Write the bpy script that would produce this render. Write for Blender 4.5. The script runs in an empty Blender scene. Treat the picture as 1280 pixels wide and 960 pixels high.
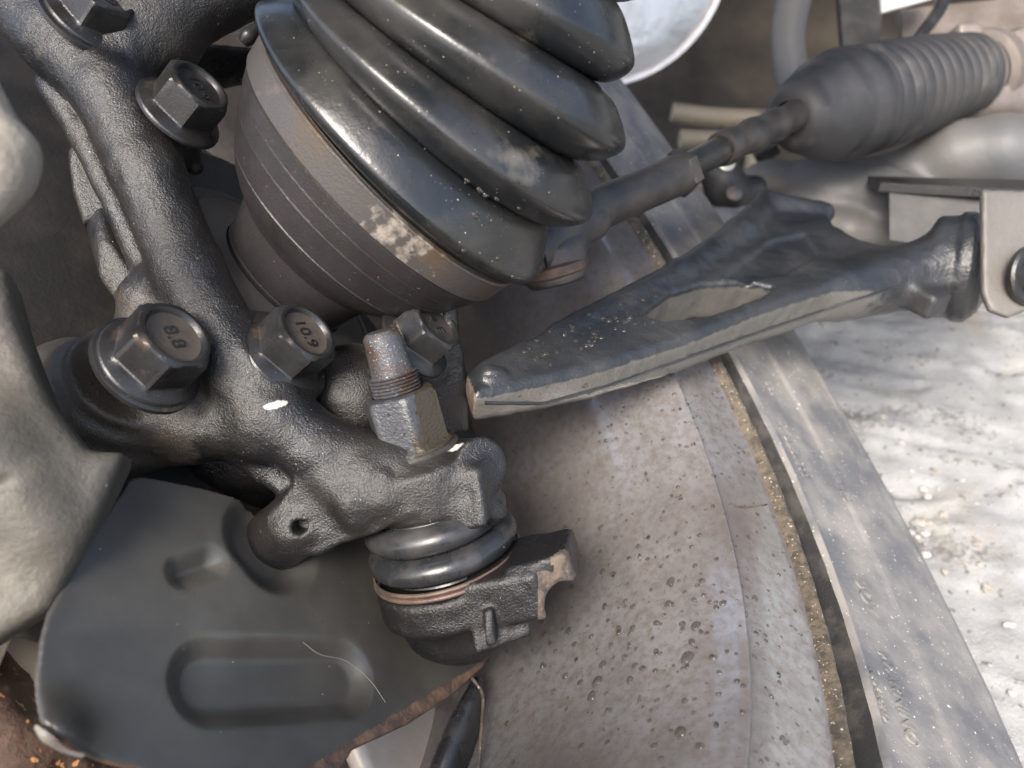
import bpy, bmesh, math, random
import numpy as np
from mathutils import Matrix, Vector
random.seed(4); rng = np.random.default_rng(4)
R_ = math.radians
sc = bpy.context.scene
COL = sc.collection

# ------------------------------------------------------------------ camera frame (mm) -> world (m)
FPX = 1000.0; CAM_H = 0.372
U = np.array([-.10, .77, .64]); U /= np.linalg.norm(U)
AX = np.array([1., 0, 0]); AX -= AX.dot(U) * U; AX /= np.linalg.norm(AX)
AY = np.cross(U, AX)
RC = np.stack([AX, AY, U])
def P(px, py, d): return np.array([(px - 640) * d / FPX, (480 - py) * d / FPX, -float(d)])
def W(p): return (np.atleast_2d(p) @ RC.T) * .001 + np.array([0, 0, CAM_H])
def W1(p): return Vector(W(p)[0])
def N(v): v = np.array(v, float); return v / np.linalg.norm(v)
NH = N([.72, .53, .45])            # hub / wheel axis
UB = N([-.25, .95, .22])           # ball joint stud axis

cam = bpy.data.cameras.new('camera'); co = bpy.data.objects.new('camera', cam); COL.objects.link(co)
m4 = Matrix.Identity(4)
for i in range(3):
    for j in range(3): m4[i][j] = RC[i][j]
m4[2][3] = CAM_H
co.matrix_world = m4
cam.sensor_width = 36; cam.lens = 36 * FPX / 1280; cam.clip_start = .01; cam.clip_end = 200
cam.dof.use_dof = True; cam.dof.focus_distance = .262; cam.dof.aperture_fstop = 11
sc.camera = co

# ------------------------------------------------------------------ sky and sun
SUN = N([-.20, -.56, .78]); sun_el = math.asin(SUN[2]); sun_az = math.atan2(SUN[0], SUN[1])
w = bpy.data.worlds.new('World'); sc.world = w; w.use_nodes = True
nt = w.node_tree; bg = nt.nodes['Background']
sky = nt.nodes.new('ShaderNodeTexSky'); sky.sky_type = 'NISHITA'; sky.sun_disc = False
sky.dust_density = 4; sky.ozone_density = .3; sky.sun_elevation = sun_el; sky.sun_rotation = sun_az
nt.links.new(sky.outputs[0], bg.inputs[0]); bg.inputs[1].default_value = .115
sl = bpy.data.lights.new('sun', 'SUN'); sl.energy = 1.5; sl.angle = R_(24); sl.color = (1, .96, .895)
so = bpy.data.objects.new('sun', sl); COL.objects.link(so)
so.rotation_euler = Vector(SUN).to_track_quat('Z', 'Y').to_euler()
sc.view_settings.view_transform = 'Standard'; sc.view_settings.look = 'None'
sc.view_settings.exposure = 1.95; sc.view_settings.gamma = 1

# ------------------------------------------------------------------ materials
def mat(name, base, alt=None, ms=60, mlo=.45, mhi=.6, rough=.5, rough2=None, metal=0, bump=0, bs=900, bump2=0, bs2=150,
        speck=None, sps=500, spt=.72, spm=0, streak=None, third=None, ts=40, tlo=.6, thi=.66, coat=0, detail=6, spec=.5, attr=None, attr2=None):
    m = bpy.data.materials.new(name); m.use_nodes = True
    t = m.node_tree; n = t.nodes; l = t.links; b = n['Principled BSDF']
    b.inputs['Roughness'].default_value = rough; b.inputs['Metallic'].default_value = metal
    b.inputs['Coat Weight'].default_value = coat; b.inputs['Coat Roughness'].default_value = .15
    b.inputs['Specular IOR Level'].default_value = spec
    tc = n.new('ShaderNodeTexCoord'); mp = n.new('ShaderNodeMapping'); l.new(tc.outputs['Object'], mp.inputs[0])
    if streak: mp.inputs['Scale'].default_value = streak
    def noise(s, det=detail, r=.6, src=None, off=0):
        x = n.new('ShaderNodeTexNoise'); x.inputs['Scale'].default_value = s; x.inputs['Detail'].default_value = det
        x.inputs['Roughness'].default_value = r
        if off:
            a = n.new('ShaderNodeVectorMath'); a.operation = 'ADD'; a.inputs[1].default_value = (off, off * 2, -off)
            l.new(src or mp.outputs[0], a.inputs[0]); l.new(a.outputs[0], x.inputs['Vector'])
        else: l.new(src or mp.outputs[0], x.inputs['Vector'])
        return x.outputs[0]
    def ramp(v, a, c):
        x = n.new('ShaderNodeMapRange'); x.inputs[1].default_value = a; x.inputs[2].default_value = c; l.new(v, x.inputs[0]); return x.outputs[0]
    def mix(f, a, c):
        x = n.new('ShaderNodeMix'); x.data_type = 'RGBA'; l.new(f, x.inputs[0])
        for k, v in ((6, a), (7, c)):
            if isinstance(v, tuple): x.inputs[k].default_value = (*v, 1)
            else: l.new(v, x.inputs[k])
        return x.outputs[2]
    colr = tuple(base)
    f = None
    if alt:
        f = ramp(noise(ms), mlo, mhi); colr = mix(f, colr, tuple(alt))
        if rough2 is not None:
            x = n.new('ShaderNodeMapRange'); l.new(f, x.inputs[0]); x.inputs[3].default_value = rough; x.inputs[4].default_value = rough2
            l.new(x.outputs[0], b.inputs['Roughness'])
    if third:
        g = ramp(noise(ts, off=3.3), tlo, thi); colr = mix(g, colr, tuple(third))
    if speck:
        h = ramp(noise(sps, 2, .5, src=tc.outputs['Object'], off=7.7), spt, spt + .03); colr = mix(h, colr, tuple(speck))
    for an, ac in (('mask', attr), ('mask2', attr2)):
        if ac:
            at = n.new('ShaderNodeAttribute'); at.attribute_name = an
            ad = n.new('ShaderNodeMath'); ad.operation = 'MULTIPLY_ADD'; l.new(noise(260, 4, .7, src=tc.outputs['Object'], off=1.7), ad.inputs[0]); ad.inputs[1].default_value = .9; l.new(at.outputs['Fac'], ad.inputs[2])
            colr = mix(ramp(ad.outputs[0], .85, 1.05), colr, tuple(ac))
    if isinstance(colr, tuple): b.inputs['Base Color'].default_value = (*colr, 1)
    else: l.new(colr, b.inputs['Base Color'])
    prev = None
    for s, st in ((bs2, bump2), (bs, bump)):
        if st:
            bp = n.new('ShaderNodeBump'); bp.inputs['Strength'].default_value = 1; bp.inputs['Distance'].default_value = st * .001
            l.new(noise(s, 3, .6, src=tc.outputs['Object'] if not streak else None), bp.inputs['Height'])
            if prev: l.new(prev, bp.inputs['Normal'])
            prev = bp.outputs[0]
    if prev: l.new(prev, b.inputs['Normal'])
    return m

M = {}
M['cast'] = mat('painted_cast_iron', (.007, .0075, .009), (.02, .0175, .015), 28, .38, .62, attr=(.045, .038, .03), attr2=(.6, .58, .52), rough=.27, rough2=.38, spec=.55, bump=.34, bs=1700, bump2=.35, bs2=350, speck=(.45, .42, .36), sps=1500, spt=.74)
M['cast_dusty'] = mat('dusty_cast_iron', (.055, .054, .052), (.14, .125, .105), 35, .4, .65, rough=.45, rough2=.65, bump=.3, bs=1000, bump2=.4, bs2=300, speck=(.5, .45, .38), sps=1400, spt=.74)
M['bolt'] = mat('dull_plated_steel', (.036, .036, .037), (.022, .02, .019), 90, .4, .62, rough=.32, metal=.45, bump=.12, bs=1500, third=(.1, .075, .055), ts=110, tlo=.58, thi=.7, speck=(.5, .5, .48), sps=1600, spt=.75)
M['bolt_top'] = mat('brown_stained_steel', (.085, .07, .056), (.055, .05, .047), 120, .4, .6, rough=.5, metal=.2, bump=.15, bs=1200)
M['cv'] = mat('brown_oxidised_steel', (.038, .034, .034), (.024, .021, .02), 40, .4, .6, rough=.36, rough2=.46, metal=.3, bump=.18, bs=1300, bump2=.1, bs2=220, third=(.09, .055, .032), ts=34, tlo=.62, thi=.78, speck=(.35, .2, .1), sps=800, spt=.73)
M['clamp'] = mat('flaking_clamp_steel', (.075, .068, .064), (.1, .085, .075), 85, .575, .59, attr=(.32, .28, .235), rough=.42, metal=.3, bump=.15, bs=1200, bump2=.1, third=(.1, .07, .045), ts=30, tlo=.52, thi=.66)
M['boot'] = mat('worn_black_rubber', (.009, .01, .011), (.036, .034, .031), 30, .42, .72, rough=.22, rough2=.4, spec=.55, bump=.05, bs=1400, bump2=.25, bs2=90, speck=(.42, .38, .3), sps=1100, spt=.735, third=(.16, .14, .11), ts=26, tlo=.62, thi=.8)
M['boot_small'] = mat('shiny_black_rubber', (.018, .019, .021), (.05, .048, .045), 70, .45, .7, rough=.25, rough2=.4, bump=.05, bs=900, speck=(.4, .36, .3), sps=900, spt=.76)
M['shield'] = mat('satin_black_sheet', (.07, .066, .057), (.036, .034, .032), 25, .35, .65, rough=.26, rough2=.4, metal=.1, bump=.03, bs=1800, speck=(.55, .5, .42), sps=600, spt=.77)
M['shield_edge'] = mat('rusty_sheet_edge', (.15, .09, .055), (.06, .04, .03), 150, .4, .6, rough=.7, bump=.4, bs=600)
M['rust'] = mat('rust', (.1, .056, .034), (.045, .026, .018), 80, .35, .65, rough=.8, bump=.6, bs=500, speck=(.5, .25, .1), sps=300, spt=.65)
M['copper'] = mat('rusty_ring', (.13, .085, .066), (.07, .05, .04), 120, .4, .6, rough=.5, metal=.3, bump=.2, bs=700)
M['thread'] = mat('threaded_steel', (.07, .07, .075), (.055, .036, .028), 75, .46, .58, rough=.42, metal=.3, bump=.3, bs=1100, speck=(.3, .3, .31), sps=1400, spt=.66)
M['nut'] = mat('worn_grey_nut', (.06, .062, .067), (.045, .047, .05), 65, .46, .56, attr=(.05, .04, .028), rough=.4, metal=.3, bump=.4, bs=800, third=(.05, .05, .05), ts=90, tlo=.56, thi=.6, speck=(.03, .03, .03), sps=450, spt=.68)
M['fracture'] = mat('fresh_broken_iron', (.12, .092, .07), (.06, .047, .038), 180, .4, .6, rough=.8, bump=.9, bs=600, speck=(.5, .45, .4), sps=900, spt=.72)
M['rim'] = mat('brake_dusted_rim', (.34, .33, .33), (.24, .205, .18), 300, .42, .72, rough=.2, rough2=.23, metal=.6, bump=.002, bs=1200, third=(.2, .17, .15), ts=13, tlo=.42, thi=.68, speck=(.2, .16, .13), sps=1100, spt=.66, detail=10)
M['lip'] = mat('tan_rim_edge', (.105, .085, .06), (.045, .038, .03), 260, .42, .62, rough=.55, metal=.1, bump=.4, bs=700, speck=(.4, .36, .3), sps=900, spt=.66)
M['tyre'] = mat('dusty_tyre_rubber', (.105, .105, .108), (.21, .198, .18), 38, .4, .62, rough=.6, rough2=.75, bump=.25, bs=500, bump2=.5, bs2=70, speck=(.55, .55, .55), sps=700, spt=.69, third=(.2, .187, .168), ts=30, tlo=.55, thi=.72)
M['tyre_dark'] = mat('dark_tyre_groove', (.018, .018, .018), (.05, .045, .04), 90, rough=.7, bump=.2)
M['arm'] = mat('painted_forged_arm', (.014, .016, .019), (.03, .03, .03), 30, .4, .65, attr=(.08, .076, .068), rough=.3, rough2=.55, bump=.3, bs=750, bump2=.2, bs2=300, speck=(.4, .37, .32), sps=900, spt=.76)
M['arm_side'] = mat('bounce_lit_forged_side', (.17, .165, .15), (.11, .105, .1), 45, .4, .65, rough=.5, bump=.45, bs=650, bump2=.3, bs2=300, speck=(.45, .42, .37), sps=700, spt=.72)  # arm paint copy with ground bounce put into its colour, not assigned
M['rod'] = mat('dark_rod_steel', (.03, .028, .027), (.06, .05, .043), 60, .4, .6, rough=.42, metal=.2, bump=.15, bs=700, third=(.1, .055, .03), ts=35, tlo=.6, thi=.7)
M['gaiter'] = mat('dusty_gaiter_rubber', (.025, .025, .026), (.05, .047, .044), 25, .4, .65, rough=.55, bump=.2, bs=400, third=(.12, .11, .095), ts=18, tlo=.58, thi=.72)
M['rack'] = mat('dirty_alloy', (.2, .17, .15), (.12, .1, .085), 30, .4, .65, rough=.5, metal=.3, bump=.4, bs=300)
M['frame'] = mat('grey_frame_paint', (.08, .083, .087), (.14, .13, .115), 9, .4, .65, rough=.52, metal=.05, bump=.2, bs=300, speck=(.8, .8, .8), sps=90, spt=.73)
M['bracket'] = mat('beige_dusty_bracket', (.11, .1, .088), (.075, .068, .06), 20, .4, .65, rough=.5, bump=.2, bs=400)
M['dark'] = mat('dark_underbody', (.035, .03, .024), (.1, .082, .06), 5, rough=.55, bump=.3, bs=200)
M['black'] = mat('black_paint', (.012, .012, .013), (.03, .028, .026), 60, rough=.5, bump=.2, bs=700)
M['beige'] = mat('beige_dusty_metal', (.3, .26, .19), (.2, .17, .12), 15, .4, .65, rough=.5, bump=.3, bs=200)
M['caliper'] = mat('dusty_caliper_iron', (.085, .076, .059), (.045, .041, .034), 26, .38, .66, rough=.6, bump=.35, bs=500, bump2=.8, bs2=70, speck=(.5, .45, .35), sps=300, spt=.74, third=(.12, .108, .085), ts=30, tlo=.58, thi=.7)
M['bush'] = mat('pale_blurred_iron', (.26, .235, .2), (.14, .125, .1), 40, .38, .66, rough=.55, bump=.6, bs=250)
M['rotor'] = mat('dark_rotor', (.014, .013, .012), (.03, .025, .022), 30, rough=.65, metal=0, bump=.2, bs=500)
M['foil'] = mat('silver_heat_shield', (.62, .6, .56), (.46, .44, .4), 20, rough=.35, metal=.5, bump2=2.5, bs2=30)
M['white'] = mat('white_paint_smear', (.7, .7, .66), (.5, .48, .44), 200, rough=.7, bump=.4, bs=900)
M['brass'] = mat('brass', (.5, .36, .15), rough=.4, metal=.6)
M['hub'] = mat('hub_grey', (.07, .065, .06), (.045, .042, .04), 20, .4, .65, rough=.42, metal=.1, bump=.1, bs=900, speck=(.4, .36, .3), sps=600, spt=.76)
M['spoke'] = mat('silver_alloy_spoke', (.78, .74, .68), (.66, .6, .52), 14, rough=.4, metal=.2, bump=.1, bs=400)
M['pebble'] = mat('pale_pebble', (.36, .35, .33), (.25, .22, .18), 60, rough=.85, bump=.4, bs=400)
M['hair'] = mat('pale_hair', (.2, .18, .15), rough=.4)
gl = bpy.data.materials.new('water'); gl.use_nodes = True
gb = gl.node_tree.nodes['Principled BSDF']; gb.inputs['Transmission Weight'].default_value = .95; gb.inputs['Specular IOR Level'].default_value = .9; gb.inputs['Roughness'].default_value = .02
gb.inputs['IOR'].default_value = 1.33; gb.inputs['Base Color'].default_value = (.5, .47, .43, 1); M['water'] = gl

# ------------------------------------------------------------------ object helpers
def tag(o, label=None, cat=None, group=None, kind=None):
    if label: o['label'] = label
    if cat: o['category'] = cat
    if group: o['group'] = group
    if kind: o['kind'] = kind
    return o
def thing(name, label, cat, base, group=None):
    o = bpy.data.objects.new(name, None); COL.objects.link(o); o.location = W1(base); o.empty_display_size = .01
    return tag(o, label, cat, group)
def mk(name, V, faces, m, parent=None, smooth=True, sharp=None, cam_space=True, origin=None, quads=None):
    """V in camera mm (cam_space) or world metres"""
    V = np.asarray(V, float)
    if cam_space: V = W(V)
    if parent is not None:
        if parent.type == 'EMPTY': o0 = np.array(parent.location)
        else: o0 = np.array(parent['org'])
    else: o0 = np.array([V[:, 0].mean(), V[:, 1].mean(), V[:, 2].min()]) if origin is None else np.array(origin)
    me = bpy.data.meshes.new(name)
    if quads is not None:
        nq = len(quads); me.vertices.add(len(V)); me.vertices.foreach_set('co', (V - o0).ravel())
        me.loops.add(nq * 4); me.loops.foreach_set('vertex_index', np.asarray(quads, np.int32).ravel())
        me.polygons.add(nq); me.polygons.foreach_set('loop_start', np.arange(nq, dtype=np.int32) * 4)
        me.update(calc_edges=True)
    else: me.from_pydata((V - o0).tolist(), [], [list(f) for f in faces])
    if smooth: me.polygons.foreach_set('use_smooth', [True] * len(me.polygons))
    if sharp: me.set_sharp_from_angle(angle=R_(sharp))
    me.validate()
    for mm in (m if isinstance(m, (list, tuple)) else [m]): me.materials.append(M[mm] if isinstance(mm, str) else mm)
    o = bpy.data.objects.new(name, me); COL.objects.link(o)
    if parent is None: o.location = o0
    else: o.parent = parent
    if not (parent is not None and parent.type != 'EMPTY' and False): pass
    o['org'] = [float(x) for x in o0]
    return o
def fix_org():
    for o in bpy.data.objects:
        if 'org' in o: del o['org']
def frame(ax, ref=None):
    ax = N(ax)
    if ref is None: ref = [0, 1, 0] if abs(ax[1]) < .9 else [1, 0, 0]
    a = np.array(ref, float); a -= a.dot(ax) * ax; a = N(a); return a, np.cross(ax, a), ax
def lathe_geo(C, ax, prof, nseg=96, a0=0, a1=360, ref=None, wob=None, sq=1):
    a, b, ax = frame(ax, ref); b = b * sq; full = abs(a1 - a0) >= 360
    n = nseg if full else nseg + 1
    th = np.radians(a0 + (a1 - a0) * np.arange(n) / nseg)
    V = []
    for i, (t, r) in enumerate(prof):
        rr = r * (1 + (wob(th, t) if wob else 0))
        V.append(C + t * ax + np.outer(rr * np.cos(th), a) + np.outer(rr * np.sin(th), b))
    V = np.concatenate(V); F = []
    for i in range(len(prof) - 1):
        for j in range(nseg):
            k = (j + 1) % n
            F.append((i * n + j, i * n + k, (i + 1) * n + k, (i + 1) * n + j))
    return V, F
def densify(prof, step):
    out = [prof[0]]
    for a, b in zip(prof[:-1], prof[1:]):
        k = max(1, int(math.hypot(a[0] - b[0], a[1] - b[1]) / step))
        for i in range(1, k + 1): out.append((a[0] + (b[0] - a[0]) * i / k, a[1] + (b[1] - a[1]) * i / k))
    return out
def lathe(name, C, ax, prof, m, parent=None, nseg=96, sharp=35, **k):
    V, F = lathe_geo(np.array(C, float), ax, prof, nseg, **k)
    return mk(name, V, F, m, parent, sharp=sharp)
def spline(pts, n):
    p = np.array(pts, float); d = np.r_[0, np.cumsum(np.linalg.norm(np.diff(p[:, :3], axis=0), axis=1))]
    # catmull-rom
    q = np.vstack([2 * p[0] - p[1], p, 2 * p[-1] - p[-2]]); s = np.linspace(0, len(p) - 1 - 1e-9, n); i = s.astype(int); f = (s - i)[:, None]
    a, b, c, e = q[i], q[i + 1], q[i + 2], q[i + 3]
    return .5 * (2 * b + (c - a) * f + (2 * a - 5 * b + 4 * c - e) * f ** 2 + (3 * b - a - 3 * c + e) * f ** 3)
def tube_geo(P4, nseg=24, flat=1.0, cap=True, ref=None):
    """P4: rows x,y,z,r"""
    P4 = np.array(P4, float); c = P4[:, :3]; r = P4[:, 3]
    T = np.gradient(c, axis=0); T /= np.linalg.norm(T, axis=1)[:, None]
    a = frame(T[0], ref)[0]; V = []; th = np.linspace(0, 2 * np.pi, nseg, endpoint=False)
    for i in range(len(c)):
        a = a - a.dot(T[i]) * T[i]; a = N(a); b = np.cross(T[i], a)
        V.append(c[i] + r[i] * (np.outer(np.cos(th), a) + flat * np.outer(np.sin(th), b)))
    n = len(c); V = np.concatenate(V); F = []
    for i in range(n - 1):
        for j in range(nseg):
            k = (j + 1) % nseg; F.append((i * nseg + j, i * nseg + k, (i + 1) * nseg + k, (i + 1) * nseg + j))
    if cap: F.append(tuple(range(nseg))[::-1]); F.append(tuple((n - 1) * nseg + j for j in range(nseg)))
    return V, F
def tube(name, pts, m, parent=None, n=40, nseg=24, sharp=40, **k):
    V, F = tube_geo(spline(pts, n) if n else pts, nseg, **k); return mk(name, V, F, m, parent, sharp=sharp)
def boxgeo(c, a, b, d, ha, hb, hd, bev=0):
    c = np.array(c, float); V = []
    bm = bmesh.new(); bmesh.ops.create_cube(bm, size=2)
    for v in bm.verts: v.co = Vector((v.co.x * ha, v.co.y * hb, v.co.z * hd))
    if bev: bmesh.ops.bevel(bm, geom=list(bm.edges), offset=bev, segments=3, affect='EDGES', profile=.5)
    V = np.array([c + v.co.x * a + v.co.y * b + v.co.z * d for v in bm.verts]); F = [[v.index for v in f.verts] for f in bm.faces]
    bm.verts.index_update(); F = [[v.index for v in f.verts] for f in bm.faces]; bm.free()
    if np.dot(np.cross(a, b), d) < 0: F = [f[::-1] for f in F]
    return V, F

# ------------------------------------------------------------------ smooth SDF casting kit
class Field:
    def __init__(s, lo, hi, h, org=(0, 0, 0), fr=None):
        s.lo = np.array(lo, float); s.h = h; s.n = np.ceil((np.array(hi) - s.lo) / h).astype(int) + 1
        s.f = np.full(s.n, 30., np.float32); s.org = np.array(org, float); s.fr = np.eye(3) if fr is None else np.array(fr)  # rows = axes
    def loc(s, p): return (np.atleast_2d(p) - s.org) @ s.fr.T
    def dirl(s, d): return s.fr @ np.array(d, float)
    def sub(s, lo, hi):
        a = np.clip(np.floor((lo - s.lo) / s.h).astype(int), 0, s.n - 1); b = np.clip(np.ceil((hi - s.lo) / s.h).astype(int) + 1, 1, s.n)
        b = np.maximum(b, a + 1)
        sl = tuple(slice(a[i], b[i]) for i in range(3))
        X, Y, Z = np.meshgrid(*[(s.lo[i] + s.h * np.arange(a[i], b[i])).astype(np.float32) for i in range(3)], indexing='ij')
        return sl, X, Y, Z
    def put(s, lo, hi, fn, k, op='+', pad=None):
        pad = (k + 3) if pad is None else pad
        sl, X, Y, Z = s.sub(np.array(lo) - pad, np.array(hi) + pad); d = fn(X, Y, Z); g = s.f[sl]
        if op == '+':
            h = np.maximum(k - np.abs(g - d), 0) / max(k, 1e-6); s.f[sl] = np.minimum(g, d) - h * h * k * .25
        elif op == '-':
            d = -d; h = np.maximum(k - np.abs(g - d), 0) / max(k, 1e-6); s.f[sl] = np.maximum(g, d) + h * h * k * .25
        elif op == '&':
            h = np.maximum(k - np.abs(g - d), 0) / max(k, 1e-6); s.f[sl] = np.maximum(g, d) + h * h * k * .25
    def cap(s, a, ra, b, rb, k=4, op='+'):
        a = s.loc(a)[0]; b = s.loc(b)[0]; ba = b - a; L = ba.dot(ba)
        def fn(X, Y, Z):
            x, y, z = X - a[0], Y - a[1], Z - a[2]; t = np.clip((x * ba[0] + y * ba[1] + z * ba[2]) / L, 0, 1)
            return np.sqrt((x - t * ba[0]) ** 2 + (y - t * ba[1]) ** 2 + (z - t * ba[2]) ** 2) - (ra + (rb - ra) * t)
        R = max(ra, rb); s.put(np.minimum(a, b) - R, np.maximum(a, b) + R, fn, k, op)
    def chain(s, pts, k=4, op='+'):
        for p, q in zip(pts[:-1], pts[1:]): s.cap(P(*p[:3]), p[3], P(*q[:3]), q[3], k, op)
    def cyl(s, c, ax, r, h0, h1, rnd=1.5, k=4, op='+', r2=None):
        c = s.loc(c)[0]; ax = N(s.dirl(ax)); hm = (h0 + h1) / 2; hh = (h1 - h0) / 2
        def fn(X, Y, Z):
            x, y, z = X - c[0], Y - c[1], Z - c[2]; t = x * ax[0] + y * ax[1] + z * ax[2]
            rr = np.sqrt(np.maximum((x * x + y * y + z * z) - t * t, 0)); R = r if r2 is None else r + (r2 - r) * np.clip((t - h0) / (h1 - h0), 0, 1)
            dx = rr - R + rnd; dy = np.abs(t - hm) - hh + rnd
            return np.minimum(np.maximum(dx, dy), 0) + np.sqrt(np.maximum(dx, 0) ** 2 + np.maximum(dy, 0) ** 2) - rnd
        R = max(r, r2 or 0); e = np.sqrt(1 - ax ** 2) * R; p0 = c + ax * h0; p1 = c + ax * h1
        s.put(np.minimum(p0, p1) - e, np.maximum(p0, p1) + e, fn, k, op)
    def ell(s, c, rx, ry, rz, fr=None, k=4, op='+'):
        c = s.loc(c)[0]; A = np.eye(3) if fr is None else np.array([s.dirl(v) for v in fr])
        def fn(X, Y, Z):
            p = [X - c[0], Y - c[1], Z - c[2]]; q = [sum(A[i][j] * p[j] for j in range(3)) for i in range(3)]
            k0 = np.sqrt((q[0] / rx) ** 2 + (q[1] / ry) ** 2 + (q[2] / rz) ** 2); k1 = np.sqrt((q[0] / rx ** 2) ** 2 + (q[1] / ry ** 2) ** 2 + (q[2] / rz ** 2) ** 2)
            return k0 * (k0 - 1) / np.maximum(k1, 1e-6)
        R = max(rx, ry, rz); s.put(c - R, c + R, fn, k, op)
    def box(s, c, fr, hx, hy, hz, rnd=1.5, k=4, op='+'):
        c = s.loc(c)[0]; A = np.array([N(s.dirl(v)) for v in fr]); hh = (hx, hy, hz)
        def fn(X, Y, Z):
            p = [X - c[0], Y - c[1], Z - c[2]]
            q = [np.abs(sum(A[i][j] * p[j] for j in range(3))) - hh[i] + rnd for i in range(3)]
            return np.minimum(np.maximum(np.maximum(q[0], q[1]), q[2]), 0) + np.sqrt(sum(np.maximum(v, 0) ** 2 for v in q)) - rnd
        e = np.abs(A).T @ np.array(hh); s.put(c - e, c + e, fn, k, op)
    def prism(s, poly3, nrm, h0, h1, rnd=1.5, k=4, op='+', hfun=None):
        """poly3: 3-D points, extruded along nrm from h0 to h1 (relative to the first point)"""
        p3 = s.loc(np.array(poly3)); n = N(s.dirl(nrm)); a, b, _ = frame(n); o = p3[0]
        q = np.stack([(p3 - o) @ a, (p3 - o) @ b], 1)
        def fn(X, Y, Z):
            x, y, z = X - o[0], Y - o[1], Z - o[2]
            u = (x * a[0] + y * a[1] + z * a[2]); v = (x * b[0] + y * b[1] + z * b[2]); t = (x * n[0] + y * n[1] + z * n[2])
            d = poly2(u, v, q)
            if hfun is not None: lo, hi = hfun(u, v)
            else: lo, hi = h0, h1
            dy = np.maximum(lo - t, t - hi) + rnd; dx = d + rnd
            return np.minimum(np.maximum(dx, dy), 0) + np.sqrt(np.maximum(dx, 0) ** 2 + np.maximum(dy, 0) ** 2) - rnd
        ext = np.concatenate([p3 + n * h0, p3 + n * h1]); s.put(ext.min(0), ext.max(0), fn, k, op)
    def mesh(s, name, m, parent=None, sm=1, sharp=None, noise=None):
        if noise:
            amp, sz = noise; s.f += (lattice_noise(s.n, sz / s.h) * amp).astype(np.float32)
        s.f[[0, -1]] = 5; s.f[:, [0, -1]] = 5; s.f[:, :, [0, -1]] = 5
        V, Q = surface_nets(s.f, s.h); V = (V + s.lo) @ s.fr + s.org
        return mk(name, V, None, m, parent, quads=Q)
def poly2(u, v, q):
    d = np.full(u.shape, 1e9, np.float32); sgn = np.ones(u.shape, np.float32); n = len(q)
    for i in range(n):
        j = (i - 1) % n; ex, ey = q[j] - q[i]; wx, wy = u - q[i][0], v - q[i][1]
        t = np.clip((wx * ex + wy * ey) / (ex * ex + ey * ey), 0, 1); d = np.minimum(d, (wx - ex * t) ** 2 + (wy - ey * t) ** 2)
        c1 = v >= q[i][1]; c2 = v < q[j][1]; c3 = ex * wy > ey * wx
        fl = (c1 & c2 & c3) | (~c1 & ~c2 & ~c3); sgn = np.where(fl, -sgn, sgn)
    return sgn * np.sqrt(d)
def lattice_noise(n, cell):
    g = rng.standard_normal([int(x / cell) + 3 for x in n]).astype(np.float32) * .5; out = g
    for ax in range(3):
        x = np.arange(n[ax]) / cell; i = x.astype(int); f = (x - i); f = f * f * (3 - 2 * f); sh = [1, 1, 1]; sh[ax] = -1; f = f.reshape(sh)
        out = np.take(out, i, ax) * (1 - f) + np.take(out, i + 1, ax) * f
    return out
def surface_nets(f, h):
    ins = f < 0; n = np.array(f.shape); c = [ins[i:n[0] - 1 + i, j:n[1] - 1 + j, k:n[2] - 1 + k] for i in (0, 1) for j in (0, 1) for k in (0, 1)]
    s = sum(x.astype(np.int8) for x in c); act = (s > 0) & (s < 8); idx = np.argwhere(act); vid = np.full(act.shape, -1, np.int32); vid[act] = np.arange(len(idx))
    acc = np.zeros((len(idx), 3)); cnt = np.zeros(len(idx))
    cor = [(i, j, k) for i in (0, 1) for j in (0, 1) for k in (0, 1)]
    val = {c_: f[idx[:, 0] + c_[0], idx[:, 1] + c_[1], idx[:, 2] + c_[2]].astype(float) for c_ in cor}
    for a in cor:
        for ax in range(3):
            if a[ax] == 0:
                b = list(a); b[ax] = 1; b = tuple(b); va, vb = val[a], val[b]; m = (va < 0) != (vb < 0)
                t = np.where(m, va / np.where(m, va - vb, 1), 0); p = np.tile(np.array(a, float), (len(idx), 1)); p[:, ax] += t
                acc[m] += p[m]; cnt[m] += 1
    V = (idx + acc / cnt[:, None]) * h; Q = []
    for ax in range(3):
        o1, o2 = (ax + 1) % 3, (ax + 2) % 3
        sl0 = [slice(None)] * 3; sl1 = [slice(None)] * 3; sl0[ax] = slice(0, -1); sl1[ax] = slice(1, None)
        A = ins[tuple(sl0)]; B = ins[tuple(sl1)]; e = np.argwhere(A != B); e = e[(e[:, o1] > 0) & (e[:, o2] > 0) & (e[:, o1] < n[o1] - 1) & (e[:, o2] < n[o2] - 1)]
        fl = A[e[:, 0], e[:, 1], e[:, 2]]
        def vv(d1, d2):
            q = e.copy(); q[:, o1] -= d1; q[:, o2] -= d2; return vid[q[:, 0], q[:, 1], q[:, 2]]
        q = np.stack([vv(1, 1), vv(0, 1), vv(0, 0), vv(1, 0)], 1); q[~fl] = q[~fl][:, ::-1]; Q.append(q)
    return V, np.concatenate(Q)
def mixnoise2(x, y, seed, oct=5, lac=2.1, gain=.5):
    r = np.random.default_rng(seed); out = 0; a = 1; f = 1
    for o in range(oct):
        G = r.standard_normal((256, 256)); u, v = x * f, y * f; i, j = np.floor(u).astype(int), np.floor(v).astype(int); p, q = u - i, v - j
        p = p * p * (3 - 2 * p); q = q * q * (3 - 2 * q); g = lambda A, B: G[A % 256, B % 256]
        out = out + a * ((g(i, j) * (1 - p) + g(i + 1, j) * p) * (1 - q) + (g(i, j + 1) * (1 - p) + g(i + 1, j + 1) * p) * q); a *= gain; f *= lac
    return out
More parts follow.
